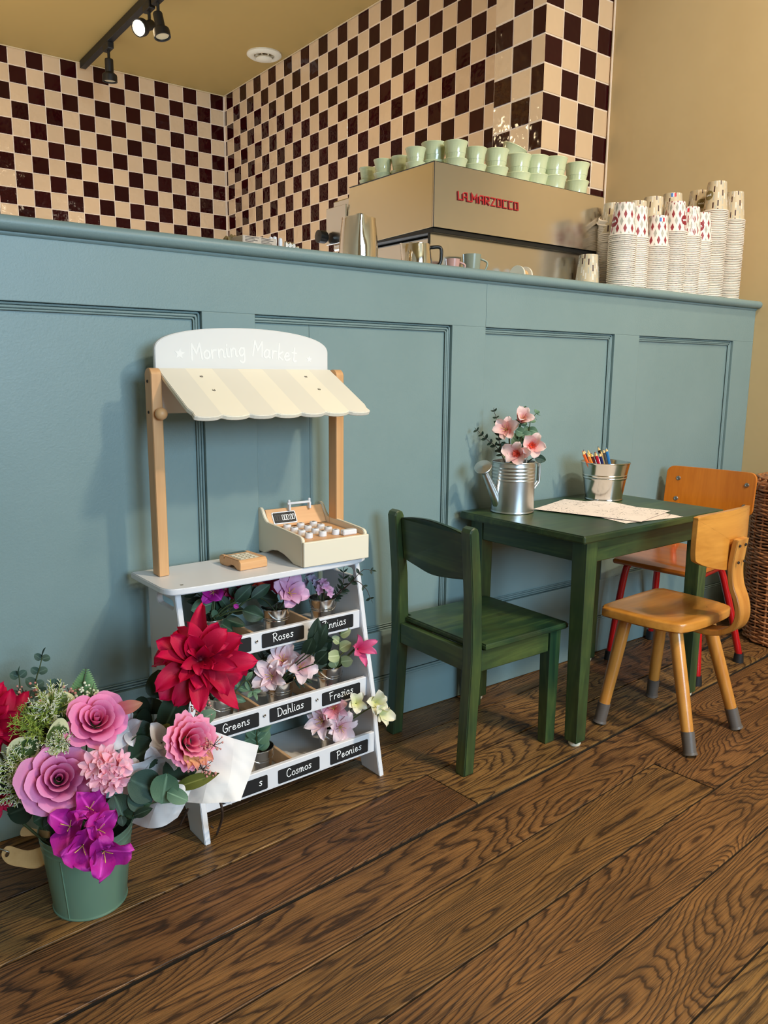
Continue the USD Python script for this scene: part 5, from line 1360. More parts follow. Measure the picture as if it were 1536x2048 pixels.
def sprig(name, label, cat_, pts, leaf, m, n, size, group=None, sm=None, sr=.0014, pair=True, tipleaf=True, spread=.9, seed=1, stuff=False, start=.25):
    """a stem through world points with leaves along it; its base is its lowest point"""
    r = random.Random(seed); P = spline(np.array(pts, float), 8); o = P[0].copy(); P = P - o
    t = thing(name, label, cat_, tuple(o), 0, group)
    part(t, 'stem', tube(P, [sr * 1.3, sr * .6], 6), sm or STEMG, True)
    cum = np.concatenate([[0], np.cumsum(np.linalg.norm(np.diff(P, axis=0), axis=1))]); T_ = np.gradient(P, axis=0); T_ /= np.linalg.norm(T_, axis=1, keepdims=True)
    acc = []
    for i in range(n):
        sL = cum[-1] * (start + (1 - start) * i / max(1, n - 1) * .97); k = min(len(P) - 1, np.searchsorted(cum, sL)); p = P[k]; d = T_[k]
        side = np.cross(d, toward(p + o)); side /= np.linalg.norm(side); fr = np.cross(side, d)
        for sgn in ((1, -1) if pair else ((1,) if i % 2 else (-1,))):
            a = r.uniform(-.5, .5)
            dirn = side * sgn * math.cos(a) * spread + fr * math.sin(a) * .9 + d * r.uniform(.35, .75); dirn /= np.linalg.norm(dirn)
            nrm = fr * .8 + d * .35 + side * r.uniform(-.35, .35); nrm -= dirn * (nrm @ dirn); nrm /= np.linalg.norm(nrm)
            R = np.stack([np.cross(dirn, nrm), dirn, nrm], 1); s = size * r.uniform(.8, 1.15) * (1 - .35 * i / n)
            V, f, uv = leaf(s, r)
            acc.append((V @ R.T + p, f, uv))
    if tipleaf:
        V, f, uv = leaf(size * .7, r); d = T_[-1]; nrm = np.cross(d, [.3, .8, .5]); nrm /= np.linalg.norm(nrm); R = np.stack([np.cross(d, nrm), d, nrm], 1); acc.append((V @ R.T + P[-1], f, uv))
    if stuff:
        V, F, U, nn_ = [], [], [], 0
        for v, f, u in acc:
            V.append(v); F.append(tri(f) + nn_); U.append(u); nn_ += len(v)
        part(t, 'leaves', (np.vstack(V), np.vstack(F)), m, True, uv=np.vstack(U), kind='stuff')
    else:
        for a in acc:
            addp(t, 'leaf', a, m)
    return t


ROUND = lambda s, r: petal(s, s * r.uniform(.82, .98), 8, 5, .85, .5, .08, r.uniform(-.4, .3), .12, .08)
OVAL = lambda s, r: petal(s, s * r.uniform(.48, .58), 9, 5, .85, .8, .06, r.uniform(-.6, .2), .05, .18, .02, 3, r.uniform(0, 6))
NARROW = lambda s, r: petal(s, s * r.uniform(.26, .34), 8, 3, .85, .9, .06, r.uniform(-.5, .3), .05, .2)
IVY = lambda s, r: petal(s, s * r.uniform(.72, .88), 9, 7, .75, .62, .1, r.uniform(-.6, .1), .05, .15, .05, 4, r.uniform(0, 6))


def lone_leaf(name, label, pts, L, W, m, facing=None, stem=True, group=None, p=.85, q=.75, bend=-.3, seed=1, fold=.15, sm=None):
    """one leaf on a stalk: pts = [stalk foot, leaf foot, leaf tip]"""
    a, b, e = (np.asarray(x, float) for x in pts); d = e - b; Ld = np.linalg.norm(d); d /= Ld
    n = toward(b) if facing is None else np.asarray(facing, float); n = n - d * (n @ d); n /= np.linalg.norm(n)
    t = thing(name, label, 'leaf', tuple(a), 0, group)
    V, f, uv = petal(Ld * 1.02, W, 11, 7, p, q, .06, bend, .05, fold, .03, 3, seed)
    R = np.stack([np.cross(d, n), d, n], 1); addp(t, 'leaf', (V @ R.T + (b - a), f, uv), m)
    if stem:
        part(t, 'stem', tube([(0, 0, 0), tuple((b - a) * .5 + V3(0, 0, .006)), tuple(b - a)], [.0018, .0012], 6, smooth=4), sm or STEMG, True)
    return t


zc_ = lambda x, y, d: deep(900 + x / 6.678, 790 + y / 6.678, d)
CANT = V3(-1.196, -.1, ZT + .112)


def cant(dx=0, dy=0):
    return CANT + V3(dx, dy, 0)


dc = float((CANT - CAM) @ fw)
p = zc_(755, 465, dc - .01); flower('lily_flower', 'pale peach lily upper left in the watering can', 'flower', p, toward(p, -.3, .25), lily(.036, P_SALM, 6, .35, .62, -.5, STAM, 3, .55), cant(-.01, 0))
p = zc_(955, 345, dc + .01); flower('lily_flower', 'peach pink lily at the top of the watering can bunch', 'flower', p, toward(p, .2, .6), lily(.034, P_SALM, 6, .6, .6, -.3, STAM, 5, .55), cant(0, .01))
for i, (x, y, lb, k) in enumerate(((900, 790, 'pink flower with a spiky orange middle hanging over the can rim', -.25), (1085, 680, 'pink flower with a spiky coral middle right in the watering can', .3))):
    p = zc_(x, y, dc - .045); fl_ = flower('gerbera_flower', lb, 'flower', p, toward(p, k, .15), lily(.037, P_SALM, 5, .15, .68, -.1, None, 8 + i, .5), cant(.01 * i, -.03), sr=.0012, sm=CREAMT)
    rr = random.Random(3 + i)
    for k_ in range(22):
        addp(fl_, 'inner_petal', place(petal(.0135 * rr.uniform(.8, 1.1), .0026, 5, 3, 1., .7, .4, .2, .1), k_ * 2.4, .25 + .7 * (k_ / 22), .001, .004), P_CORAL)
sprig('eucalyptus_sprig', 'green eucalyptus sprig at the right of the watering can bunch', 'sprig', [cant(.012, 0), zc_(980, 640, dc), zc_(1050, 480, dc), zc_(1080, 330, dc), zc_(1150, 250, dc + .02)], ROUND, L_EUC, 7, .021, seed=4)
sprig('eucalyptus_sprig', 'short eucalyptus sprig topping the watering can bunch', 'sprig', [cant(.0, .01), zc_(900, 600, dc + .01), zc_(960, 350, dc + .01), zc_(985, 225, dc + .01)], ROUND, L_EUC, 4, .024, seed=6)
sprig('ruscus_sprig', 'thin dark ruscus sprig reaching left out of the watering can', 'sprig', [cant(-.02, 0), zc_(640, 720, dc), zc_(500, 600, dc), zc_(365, 470, dc)], OVAL, L_DEEP, 7, .0155, sm=STEMB, sr=.0009, seed=2)
sprig('ruscus_sprig', 'thin dark ruscus sprig standing upright in the watering can', 'sprig', [cant(-.015, .01), zc_(660, 640, dc), zc_(645, 400, dc), zc_(590, 220, dc)], OVAL, L_DEEP, 8, .0155, sm=STEMB, sr=.0009, seed=3)
lone_leaf('dark_leaf', 'pointed dark leaf at the right rim of the watering can', [cant(.03, -.01), zc_(1130, 840, dc - .03), zc_(1285, 870, dc - .03)], .0, .022, L_DARK, seed=2)
lone_leaf('dark_leaf', 'dark leaf between the blossoms in the watering can', [cant(0, -.01), zc_(820, 760, dc - .005), zc_(740, 640, dc - .005)], .0, .018, L_DARK, seed=4)
lone_leaf('green_leaf', 'green leaf in the middle of the watering can bunch', [cant(0, -.01), zc_(900, 680, dc - .015), zc_(830, 570, dc - .02)], .0, .020, L_EUC, seed=5)
for i, (b, e, w, lb) in enumerate((((880, 470), (1000, 520), .026, 'green leaf between the two upper lilies of the can'), ((960, 560), (1100, 520), .026, 'pale green leaf over the coral flowers in the can'), ((1040, 600), (1200, 570), .022, 'green leaf right of the coral flowers in the can'), ((1060, 470), (1170, 490), .022, 'green leaf at the right side of the can bunch'), ((760, 700), (690, 640), .016, 'small dark leaf left in the can bunch'))):
    lone_leaf('green_leaf', lb, [cant(.005 * i, 0), zc_(*b, dc - .012), zc_(*e, dc - .018)], 0, w, L_EUC if i != 4 else L_DARK, seed=30 + i)
lone_leaf('pale_leaf', 'pale greyish leaf at the left rim of the watering can', [cant(-.01, -.02), zc_(760, 850, dc - .045), zc_(715, 745, dc - .045)], .0, .014, L_PALE, seed=6)

# ------------------------------------------------------------------ mini buckets in the stall trays, each with its flowers
mini0 = None
pots = {}
for key, x, y, z, lab in (('T', .085, .145, .3264, 'small shiny bucket on the top tray behind the crimson dahlia'), ('A', .222, .128, .3264, 'small shiny bucket behind the Roses label'), ('B', .340, .128, .3264, 'small shiny bucket at the right of the top tray'),
                          ('C', .078, .105, .1784, 'small shiny bucket behind the Greens label'), ('D', .212, .102, .1784, 'small shiny bucket behind the Dahlias label'), ('E', .343, .108, .1784, 'small shiny bucket at the right of the middle tray'),
                          ('F', .150, .082, .0564, 'small shiny bucket beside the tissue paper on the bottom tray'), ('G', .325, .078, .0564, 'small shiny bucket behind the Peonies label')):
    pots[key] = S(x, y, z)
    if mini0 is None:
        mini0 = thing('mini_bucket', lab, 'mini bucket', tuple(S(x, y, z)), 0, 'mini buckets in the stall')
        part(mini0, 'bucket_body', lathe([(0, 0), (.0235, 0), (.0242, .001), (.0242, .0025), (.0236, .0035), (.0268, .034), (.0278, .0352), (.0278, .0366), (.0271, .0378), (.0273, .0392), (.0283, .0404), (.0283, .0418), (.0276, .043), (.0296, .0585), (.0306, .0595), (.0306, .061), (.0296, .0612), (.0288, .0598), (.0230, .002), (0, .0015)], 44), MINI, 40)
        part(mini0, 'bail_handle', tube([(.0300 * math.cos(a), .0300 * math.sin(a) - .004 * math.sin(a), .056 - .022 * max(0, math.sin(-a)) ** .8) for a in np.linspace(PI, 2 * PI, 15)], .0009, 6), SCREW, True)
    else:
        dup(mini0, tuple(S(x, y, z)), {'A': 30, 'B': -20, 'D': 60}.get(key, 10), lab)


def pot(k, h=.035):
    return pots[k] + V3(0, 0, h)


zq = lambda x, y, k, dd=0.: deep(260 + x / 2.844, 1080 + y / 2.844, float((pots[k] - CAM) @ fw) + dd)
zt = lambda x, y, k, dd=0.: deep(380 + x / 4.042, 1130 + y / 4.042, float((pots[k] - CAM) @ fw) + dd)
# top tray
p = zq(475, 300, 'T', -.01); flower('orchid_flower', 'magenta orchid blossom at the left of the top tray', 'flower', p, toward(p, -.2, .1), lily(.026, P_MAG, 4, .3, .85, -.2, STAM, 2, .5), pot('T'))
p = zq(600, 285, 'T', .03); flower('chrysanthemum_flower', 'small spiky pink red blossom high in the top tray', 'flower', p, toward(p, 0, .4), dahlia(.024, P_BURG, (12, 11, 9, 7), 6, .9), pot('T'))
p = zq(715, 270, 'T', .06); flower('chrysanthemum_flower', 'salmon spiky blossom at the back of the top tray', 'flower', p, toward(p, 0, .4), dahlia(.020, P_CORAL, (10, 9, 8, 6), 7, .9), pot('T'))
p = zq(835, 215, 'A', .05); flower('peony_flower', 'burgundy pink blossom under the stall counter board', 'flower', p, toward(p, 0, -.1), lily(.036, P_BURG, 7, .1, .62, -.3, None, 9, .55), pot('A'))
for i, (a, b, e, w, lb, mm_) in enumerate((((560, 440, 0), (470, 360, 0), (345, 400, -.01), .034, 'pale grey green leaf hanging at the left of the top tray', L_EUC), ((540, 450, 0), (600, 350, -.01), (690, 260, -.01), .028, 'dark veined leaf pointing up in the top tray', L_DARK),
                                           ((540, 450, -.01), (640, 400, -.02), (760, 440, -.02), .034, 'broad dark veined leaf drooping toward the Roses bucket', L_DARK), ((560, 440, -.01), (480, 450, -.02), (580, 515, -.03), .026, 'dark leaf hanging over the top tray divider', L_DARK),
                                           ((700, 370, 0), (720, 320, -.01), (845, 345, -.01), .036, 'broad dark leaf lying over the Roses bucket', L_DARK), ((640, 330, .0), (690, 330, .0), (800, 250, .01), .024, 'dark upright leaf behind the Roses bucket', L_DARK),
                                           ((540, 420, 0), (510, 430, -.01), (455, 440, -.01), .028, 'grey green leaf low at the left of the top tray', L_EUC), ((560, 430, .01), (545, 370, .01), (520, 290, .02), .022, 'narrow dark leaf in the shade of the stall counter', L_DEEP), ((560, 420, .02), (560, 390, .02), (600, 340, .02), .020, 'dull green leaf in the shade of the stall counter', L_OLIVE))):
    k_ = 'A' if i == 4 else 'T'
    lone_leaf('dark_leaf' if mm_ in (L_DARK, L_DEEP) else 'green_leaf', lb, [pot(k_, .05), zq(b[0], b[1], k_, b[2]), zq(e[0], e[1], k_, e[2])], 0, w, mm_, seed=i)
p = zq(905, 305, 'A', -.03); flower('alstroemeria_flower', 'lilac pink blossom over the Roses bucket', 'flower', p, toward(p, .35, .25), lily(.040, P_LIL, 8, .25, .62, -.35, STAM, 4, .5), pot('A'))
p = zq(618, 385, 'T', -.02); flower('orchid_petal', 'single fallen magenta petal on the top tray leaves', 'petal', p, toward(p), lambda t: addp(t, 'petal', petal(.012, .010, 7, 5, .9, .5), P_MAG), pot('T'), sr=.0008)
p = zq(1040, 245, 'B', .0); flower('hydrangea_flower', 'pale lavender blossom at the left of the right top bucket', 'flower', p, toward(p, -.3, .4), cluster(.026, P_LAV, 4, 3), pot('B'))
p = zq(1105, 285, 'B', -.02); flower('hydrangea_flower', 'lilac blossom over the rim of the right top bucket', 'flower', p, toward(p, .1, .2), cluster(.026, P_LIL, 4, 4), pot('B'))
sprig('ruscus_sprig', 'dark wiry sprig arching right past the stall side', 'sprig', [pot('B'), zt(1200, 225, 'B', -.03), zt(1300, 140, 'B', -.05), zt(1400, 40, 'B', -.06), zt(1470, 45, 'B', -.06)], OVAL, L_DEEP, 5, .015, sm=STEMB, sr=.0009, seed=5)
sprig('ruscus_sprig', 'dark wiry sprig drooping at the right of the top tray', 'sprig', [pot('B'), zt(1210, 230, 'B', -.03), zt(1330, 130, 'B', -.05), zt(1420, 190, 'B', -.06), zt(1460, 275, 'B', -.06)], OVAL, L_DEEP, 5, .015, sm=STEMB, sr=.0009, seed=6)
sprig('feathery_sprig', 'thin dark feathery sprig at the right of the top bucket', 'sprig', [pot('B'), zt(1190, 235, 'B', -.02), zt(1235, 160, 'B', -.03), zt(1240, 60, 'B', -.03)], NARROW, L_DEEP, 7, .022, sm=STEMB, sr=.0009, seed=7, spread=.8)
sprig('dark_leaf_sprig', 'dark leafy sprig filling the left of the top tray', 'sprig', [pot('T'), zq(560, 410, 'T', .01), zq(600, 330, 'T', .01), zq(650, 280, 'T', .01)], OVAL, L_DARK, 4, .044, seed=41)
sprig('dark_leaf_sprig', 'dark leafy sprig in the shade behind the orchid blossom', 'sprig', [pot('T'), zq(470, 420, 'T', .03), zq(420, 340, 'T', .03), zq(380, 300, 'T', .03)], OVAL, L_DEEP, 4, .040, seed=42)
# middle tray
sprig('dark_leaf_sprig', 'dark leafy sprig between the Dahlias bucket and its right neighbour', 'sprig', [pot('D', .05), zq(990, 740, 'D', .0), zq(1050, 640, 'D', -.02), zq(1090, 560, 'D', -.03)], OVAL, L_DEEP, 4, .038, seed=43)
sprig('eucalyptus_sprig', 'eucalyptus sprig in the Greens bucket under the crimson dahlia', 'sprig', [pot('C'), zq(520, 930, 'C', -.01), zq(500, 860, 'C', -.02), zq(480, 800, 'C', -.02)], ROUND, L_EUCD, 4, .022, seed=8)
sprig('eucalyptus_sprig', 'eucalyptus sprig trailing right from the Greens bucket', 'sprig', [pot('C'), zq(600, 860, 'C', -.01), zq(660, 800, 'C', -.01), zq(700, 860, 'C', -.02)], OVAL, L_EUC, 4, .030, seed=9)
lone_leaf('green_leaf', 'yellowish leaf standing at the left of the Greens bucket', [pot('C'), zq(385, 960, 'C', -.03), zq(375, 865, 'C', -.03)], 0, .016, L_OLIVE, seed=2)
for i, (x, y, rr_, up_, lb) in enumerate(((870, 690, -.1, .5, 'blush pink blossom highest over the Dahlias bucket'), (965, 725, .35, .2, 'blush pink blossom facing right over the Dahlias bucket'), (810, 775, -.35, .0, 'blush pink blossom hanging left over the Dahlias bucket'))):
    p = zq(x, y, 'D', -.02 - .01 * (i == 2)); flower('alstroemeria_flower', lb, 'flower', p, toward(p, rr_, up_), lily(.038, P_BLUSH, 8, .30, .55, -.45, STAM, 20 + i, .6), pot('D'))
for i, pts in enumerate(([(1000, 700), (1035, 620), (1068, 452)], [(1000, 720), (1045, 640), (1118, 480)], [(1010, 740), (1060, 700), (1120, 640)], [(980, 700), (1000, 650), (1040, 560)])):
    lone_leaf('dark_leaf', ['narrow dark leaf rising before the Zinnias label', 'dark leaf lying over the first letters of Zinnias', 'dark leaf low between the middle tray buckets', 'dark leaf behind the blush blossoms'][i], [pot('D', .05), zq(*pts[1], 'D', -.06), zq(*pts[2], 'D', -.075)], 0, .028, L_DEEP, seed=i)
for i, pts in enumerate(([(1010, 780), (1050, 740), (1085, 700)], [(760, 700), (800, 640), (880, 600)], [(720, 780), (740, 690), (780, 640)])):
    sprig('feathery_sprig', ['dark feathery sprig right of the blush blossoms', 'dark feathery sprig behind the blush blossoms', 'dark feathery sprig left of the blush blossoms'][i], 'sprig', [pot('D', .05)] + [zq(x, y, 'D', .01) for x, y in pts], NARROW, L_DEEP, 6, .022, seed=30 + i, sr=.0008, stuff=True)
sprig('eucalyptus_sprig', 'pale yellow green eucalyptus sprig in the right middle bucket', 'sprig', [pot('E'), zq(1195, 700, 'E', -.02), zq(1190, 630, 'E', -.03), zq(1195, 540, 'E', -.03)], ROUND, L_PALE, 6, .036, seed=10, pair=False)
p = zq(1295, 620, 'E', -.03); flower('lily_flower', 'hot pink lily at the right end of the middle tray', 'flower', p, toward(p, .45, .1), lily(.042, P_HOT, 6, .5, .36, -.6, None, 11), pot('E'))
for i, pts in enumerate(([(1090, 640), (1140, 560)], [(1080, 690), (1130, 590)], [(1270, 600), (1310, 490)], [(1110, 720), (1090, 650)])):
    lone_leaf('dark_leaf' if i != 2 else 'green_leaf', ['dark leaf left of the pale eucalyptus', 'dark leaf low left of the pale eucalyptus', 'green leaf behind the hot pink lily', 'dark round leaf on the left of the right middle bucket'][i], [pot('E', .05), zq(*pts[0], 'E', -.02 + .05 * (i == 2)), zq(*pts[1], 'E', -.03 + .06 * (i == 2))], 0, .026, L_DEEP if i != 2 else L_OLIVE, seed=i)
# bottom tray
sprig('eucalyptus_sprig', 'broad leaved eucalyptus top in the bucket beside the tissue paper', 'sprig', [pot('F'), zq(725, 1160, 'F', -.02), zq(720, 1110, 'F', -.03), zq(730, 1065, 'F', -.03)], ROUND, L_EUC, 4, .034, seed=12)
for i, (x, y, rr_, up_, lb) in enumerate(((1160, 960, -.2, .4, 'pink amaryllis blossom at the top of the Peonies bucket'), (1195, 1060, .2, -.3, 'pink amaryllis blossom hanging toward the Peonies label'), (1100, 1030, -.6, .0, 'pink amaryllis blossom at the left of the Peonies bucket'))):
    p = zq(x, y, 'G', -.025); flower('amaryllis_flower', lb, 'flower', p, toward(p, rr_, up_), lily(.037, P_BLUSH if i else P_PINK, 8, .28, .50, -.45, STAM, 40 + i, .7), pot('G'))
for i, (x, y, rr_, lb) in enumerate(((1285, 930, .1, 'cream yellow freesia left of its pair by the stall side'), (1395, 925, .5, 'cream white freesia spilling over the right stall side'), (1420, 975, .6, 'drooping cream freesia lowest at the right stall side'))):
    p = zq(x, y, 'G', -.05); flower('freesia_flower', lb, 'flower', p, toward(p, rr_, .1 - .5 * (i == 2)), lily(.030 if i else .026, P_CREAM, 5, .4, .62, -.35, None, 50 + i, .55), pot('G'), sr=.0014)

# ------------------------------------------------------------------ sage green bucket full of flowers
BC = V3(-2.336, -.262, .0006)
bk = thing('flower_bucket', 'sage green metal bucket overflowing with artificial flowers, left of the stall', 'bucket', tuple(BC), 0)
part(bk, 'bucket_body', lathe([(0, .003), (.055, .003), (.0555, 0), (.0585, .0), (.0592, .0015), (.0588, .003), (.0575, .0035), (.0700, .112), (.0708, .1128), (.0708, .1145), (.0703, .1155), (.0712, .1228), (.0720, .1236), (.0720, .1252), (.0714, .126), (.0728, .1345), (.0738, .1355), (.0738, .1368), (.0726, .1372), (.0716, .1355), (.0565, .006), (0, .005)], 72), BUCKET, 40)
va = math.atan2(CAM[1] - BC[1], CAM[0] - BC[0]) - .62
part(bk, 'side_seam', tube([((.0577 + .0128 * t) * math.cos(va), (.0577 + .0128 * t) * math.sin(va), .004 + .107 * t) for t in np.linspace(0, 1, 6)], .0011, 6), BUCKET, True)
part(bk, 'planting_fill', lathe([(0, .105), (.068, .105)], 32), SOIL, False)
zb = lambda x, y, d: deep(x / 2.844, 1280 + y / 2.844, d)
d0 = float((BC + V3(0, 0, .13) - CAM) @ fw)
# wooden tab handles on the far left side
h0, h1, h2 = zb(255, 1290, d0 + .02), zb(150, 1225, d0 + .03), zb(30, 1215, d0 + .04)
strap = LineString([(0, 0), (.03, .004), (.075, .022)]).buffer(.008, cap_style=1)
ex = (h2 - h0) / np.linalg.norm(h2 - h0); ez = toward(h1); ez -= ex * (ez @ ex); ez /= np.linalg.norm(ez); ey = np.cross(ez, ex)
L_ = np.linalg.norm(h2 - h0)
sp2 = Polygon(list(spline([(-.012, -.018), (.01, .004), (L_ * .45, .010), (L_ * .8, .012), (L_ * 1.02, .004), (L_ * 1.04, -.006), (L_ * .95, -.012), (L_ * .5, -.014), (.01, -.032)], 4))).buffer(.001).difference(Point(L_ * .93, .0).buffer(.0045))
v, f = extr(sp2, .005, 'xy', 0, b=.001)
hdl = part(bk, 'wooden_handle', (v @ np.stack([ex, ey, ez]) + h0 - BC, f), LEATHER, 30, label='tan wooden handle hanging at the side')
rc_ = h0 + ex * L_ * .93 - BC
part(hdl, 'handle_ring', tube([rc_ + ex * (.012 * math.cos(a) + .008) + ez * .010 * math.sin(a) - ey * .004 for a in np.linspace(0, 2 * PI, 17)[:-1]], .0013, 6, closed=True), SCREW, True)
g0, g1 = zb(285, 1105, d0 - .03), zb(135, 1090, d0 + .0)
ex = (g1 - g0) / np.linalg.norm(g1 - g0); ez = toward(g0); ez -= ex * (ez @ ex); ez /= np.linalg.norm(ez); ey = np.cross(ez, ex); L_ = np.linalg.norm(g1 - g0)
v, f = extr(Polygon(spline([(0, -.004), (L_ * .5, -.0055), (L_, -.007), (L_ * 1.0, .007), (L_ * .5, .004), (0, .006), (0, -.004)], 4)[:-1]), .004, 'xy', 0, b=.0008)
part(bk, 'wooden_handle', (v @ np.stack([ex, ey, ez]) + g0 - BC, f), LEATHER, 30, label='tan wooden handle tab at the rim')


def bst(dx=0, dy=0):
    return BC + V3(dx, dy, .112)


p = zb(335, 790, 1.185); flower('rose_flower', 'large mauve pink rose at the front of the green bucket', 'flower', p, toward(p, .05, .12), rose(.053, P_ROSE2, 3), bst(-.02, -.03), roll=.4)
p = zb(548, 455, 1.225); flower('rose_flower', 'mid pink rose above the large rose in the green bucket', 'flower', p, toward(p, .12, .55), rose(.044, P_ROSE, 5), bst(.02, 0), roll=1.2)
p = zb(600, 735, 1.195); flower('hydrangea_flower', 'pale salmon pink hydrangea head between rose and tissue paper', 'flower', p, toward(p, .25, .0), cluster(.038, P_PINK, 9, 5, (7, .62, .55, .5)), bst(.03, -.03))
for i, (x, y, dd, R, rr_, up_) in enumerate(((400, 1060, 1.165, .037, -.3, .1), (510, 960, 1.175, .031, .2, .35), (560, 1080, 1.16, .031, .45, .1), (470, 1170, 1.15, .038, -.1, -.35), (590, 1200, 1.152, .037, .2, -.45))):
    p = zb(x, y, dd)
    flower('bougainvillea_flower', ['magenta bougainvillea bract at the left over the bucket rim', 'magenta bougainvillea bract highest under the large rose', 'magenta bougainvillea bract at the right over the bucket rim', 'magenta bougainvillea bract hanging low on the bucket front', 'lowest magenta bougainvillea bract on the bucket front'][i], 'flower', p, toward(p, rr_, up_), lily(R, P_MAG, 3 if i != 1 else 4, .05, .85, .35, STAM, 60 + i, .6, .10, 3), bst(.0, -.055), roll=[1.8, .4, .8, 2.4, -.6][i])
p = zb(-60, 490, 1.24); flower('dahlia_flower', 'crimson dahlia cut by the left edge of the picture', 'flower', p, toward(p, .25, .05), dahlia(.066, P_CRIM, (13, 12, 10, 7), 4, .62), bst(-.04, 0))
p = zb(-20, 905, 1.22); flower('dahlia_flower', 'low crimson dahlia under the cut one at the left edge', 'flower', p, toward(p, .3, -.2), dahlia(.026, P_CRIM, (9, 8, 6, 4), 8), bst(-.05, -.02))
# airy white-green plumes
for i, (x, y, dd, s, lb) in enumerate(((300, 390, 1.25, .034, 'white tipped green plume highest in the green bucket'), (215, 500, 1.235, .036, 'bushy yellow green plume left of the roses'), (190, 620, 1.225, .026, 'small green plume above the long variegated leaf'), (130, 720, 1.215, .030, 'snowy white plume left of the large rose'), (110, 850, 1.205, .030, 'lowest snowy white plume at the left of the bucket'), (345, 590, 1.20, .020, 'small white plume between roses and variegated leaf'))):
    p = zb(x, y, dd); r = random.Random(70 + i); t = thing('astilbe_plume', lb, 'flower', mat4=frame(toward(p, -.35, .7), o=p))
    gq, wq = [], []
    for k in range(52):
        a = r.uniform(0, 6.28); el = r.uniform(.15, 1.4); dv = V3(math.cos(a) * math.cos(el), math.sin(a) * math.cos(el), math.sin(el)); e = dv * s * 1.3 * r.uniform(.7, 1.1)
        b0 = V3(0, 0, -.35 * s); gq.append(tube([b0, b0 * .3 + e * .5, e], [.0008, .0006], 4))
        for q in (.45, .6, .75, .9):
            for sg_ in (1, -1):
                sd = np.cross(dv, [r.uniform(-1, 1), r.uniform(-1, 1), r.uniform(-1, 1)]); sd /= np.linalg.norm(sd) + 1e-9; o = b0 * (1 - q) + e * q
                (wq if (q > .5 or i in (3, 4)) else gq).append(tube([o, o + (sd * sg_ + dv * .8) * s * .17], [.0008, .0005], 4))
    part(t, 'stem', tube([(0, 0, -.35 * s), tuple((np.linalg.inv(frame(toward(p, -.35, .7), o=p)) @ np.append(bst(-.03, 0), 1))[:3])], .0016, 6), STEMG, True)
    part(t, 'green_needles', cat(gq), ASTG, True, kind='stuff'); part(t, 'white_needles', cat(wq), ASTW if i != 1 else ASTG, True, kind='stuff')
for i, (a, b, e, w, lb) in enumerate((((330, 520, 1.24), (330, 420, 1.25), (330, 285, 1.26), .052, 'variegated cream edged leaf above the plumes'), ((420, 600, 1.21), (395, 560, 1.20), (262, 540, 1.195), .056, 'variegated cream edged leaf before the plumes'),
                                       ((440, 600, 1.215), (425, 590, 1.21), (400, 490, 1.21), .034, 'variegated leaf half hidden behind its cream edged twin'), ((250, 700, 1.21), (215, 570, 1.21), (45, 705, 1.20), .048, 'long variegated leaf pointing left beside the large rose'))):
    lone_leaf('variegated_leaf', lb, [bst(-.02, 0), zb(*b), zb(*e)], 0, w, L_VAR, seed=i, p=.95, q=.6)
sprig('eucalyptus_sprig', 'tall dark eucalyptus sprig against the counter at the left', 'sprig', [bst(-.02, .03), zb(215, 400, 1.34), zb(205, 240, 1.35), zb(225, 160, 1.35), zb(240, 95, 1.35)], ROUND, L_EUCD, 8, .024, seed=20, start=.42)
sprig('eucalyptus_sprig', 'short dark eucalyptus sprig left of the tall one', 'sprig', [bst(-.03, .03), zb(130, 400, 1.33), zb(115, 280, 1.34), zb(108, 200, 1.34)], ROUND, L_EUCD, 5, .024, seed=21, start=.45)
sprig('eucalyptus_sprig', 'dark eucalyptus sprig behind the upper rose', 'sprig', [bst(-.02, .04), zb(260, 400, 1.33), zb(280, 300, 1.34), zb(310, 265, 1.34)], ROUND, L_EUCD, 4, .022, seed=22, start=.5)
for i, (x, y, x2, y2, lb) in enumerate(((470, 340, 490, 160, 'fern frond standing up behind the upper rose'), (375, 470, 395, 330, 'darker fern frond beside the variegated leaf'))):
    r = random.Random(i); A, B = zb(x, y, 1.30 - .04 * i), zb(x2, y2, 1.31 - .04 * i); ax = B - A; Lf = np.linalg.norm(ax); ax /= Lf; sd = np.cross(ax, toward(A)); sd /= np.linalg.norm(sd); nf = np.cross(sd, ax)
    t = thing('fern_frond', lb, 'fern', tuple(bst(-.01, .02)), 0); o = bst(-.01, .02)
    part(t, 'stem', tube([(0, 0, 0), tuple(A - o), tuple(B - o)], [.0016, .0006], 6, smooth=5), STEMG, True)
    for k in range(13):
        for sg_ in (1, -1):
            q = k / 13; s = .026 * (1 - q) ** .8 + .003; d = sd * sg_ * .92 + ax * .38; d /= np.linalg.norm(d); nrm = nf - d * (nf @ d); nrm /= np.linalg.norm(nrm); Rm = np.stack([np.cross(d, nrm), d, nrm], 1)
            V, f, uv = petal(s, s * .34, 6, 3, .8, .8, .3, -.4, 0, .1); addp(t, 'leaflet', (V @ Rm.T + (A + (B - A) * q - o), f, uv), L_FERN)
for i, (x, y, dd, lb) in enumerate(((150, 310, 1.30, 'dusty pink bud cluster behind the plumes'), (410, 315, 1.30, 'dusty pink bud cluster beside the fern'), (500, 300, 1.29, 'tiny white bud cluster above the upper rose'))):
    p = zb(x, y, dd); r = random.Random(i + 5); t = thing('bud_cluster', lb, 'flower', tuple(p), 0); part(t, 'buds', cat([ball(r.uniform(.0016, .003), [r.uniform(-.018, .018), r.uniform(-.014, .014), r.uniform(-.014, .016)], k=1) for _ in range(26)]), BERRY if i < 2 else ASTW, True, kind='stuff')
    part(t, 'stem', cat([tube([(0, 0, -.01), tuple(bst(0, .02) - p)], .0012, 5)] + [tube([(0, 0, -.02), (r.uniform(-.015, .015), r.uniform(-.012, .012), r.uniform(-.01, .014))], .0007, 4) for _ in range(9)]), STEMB, True)
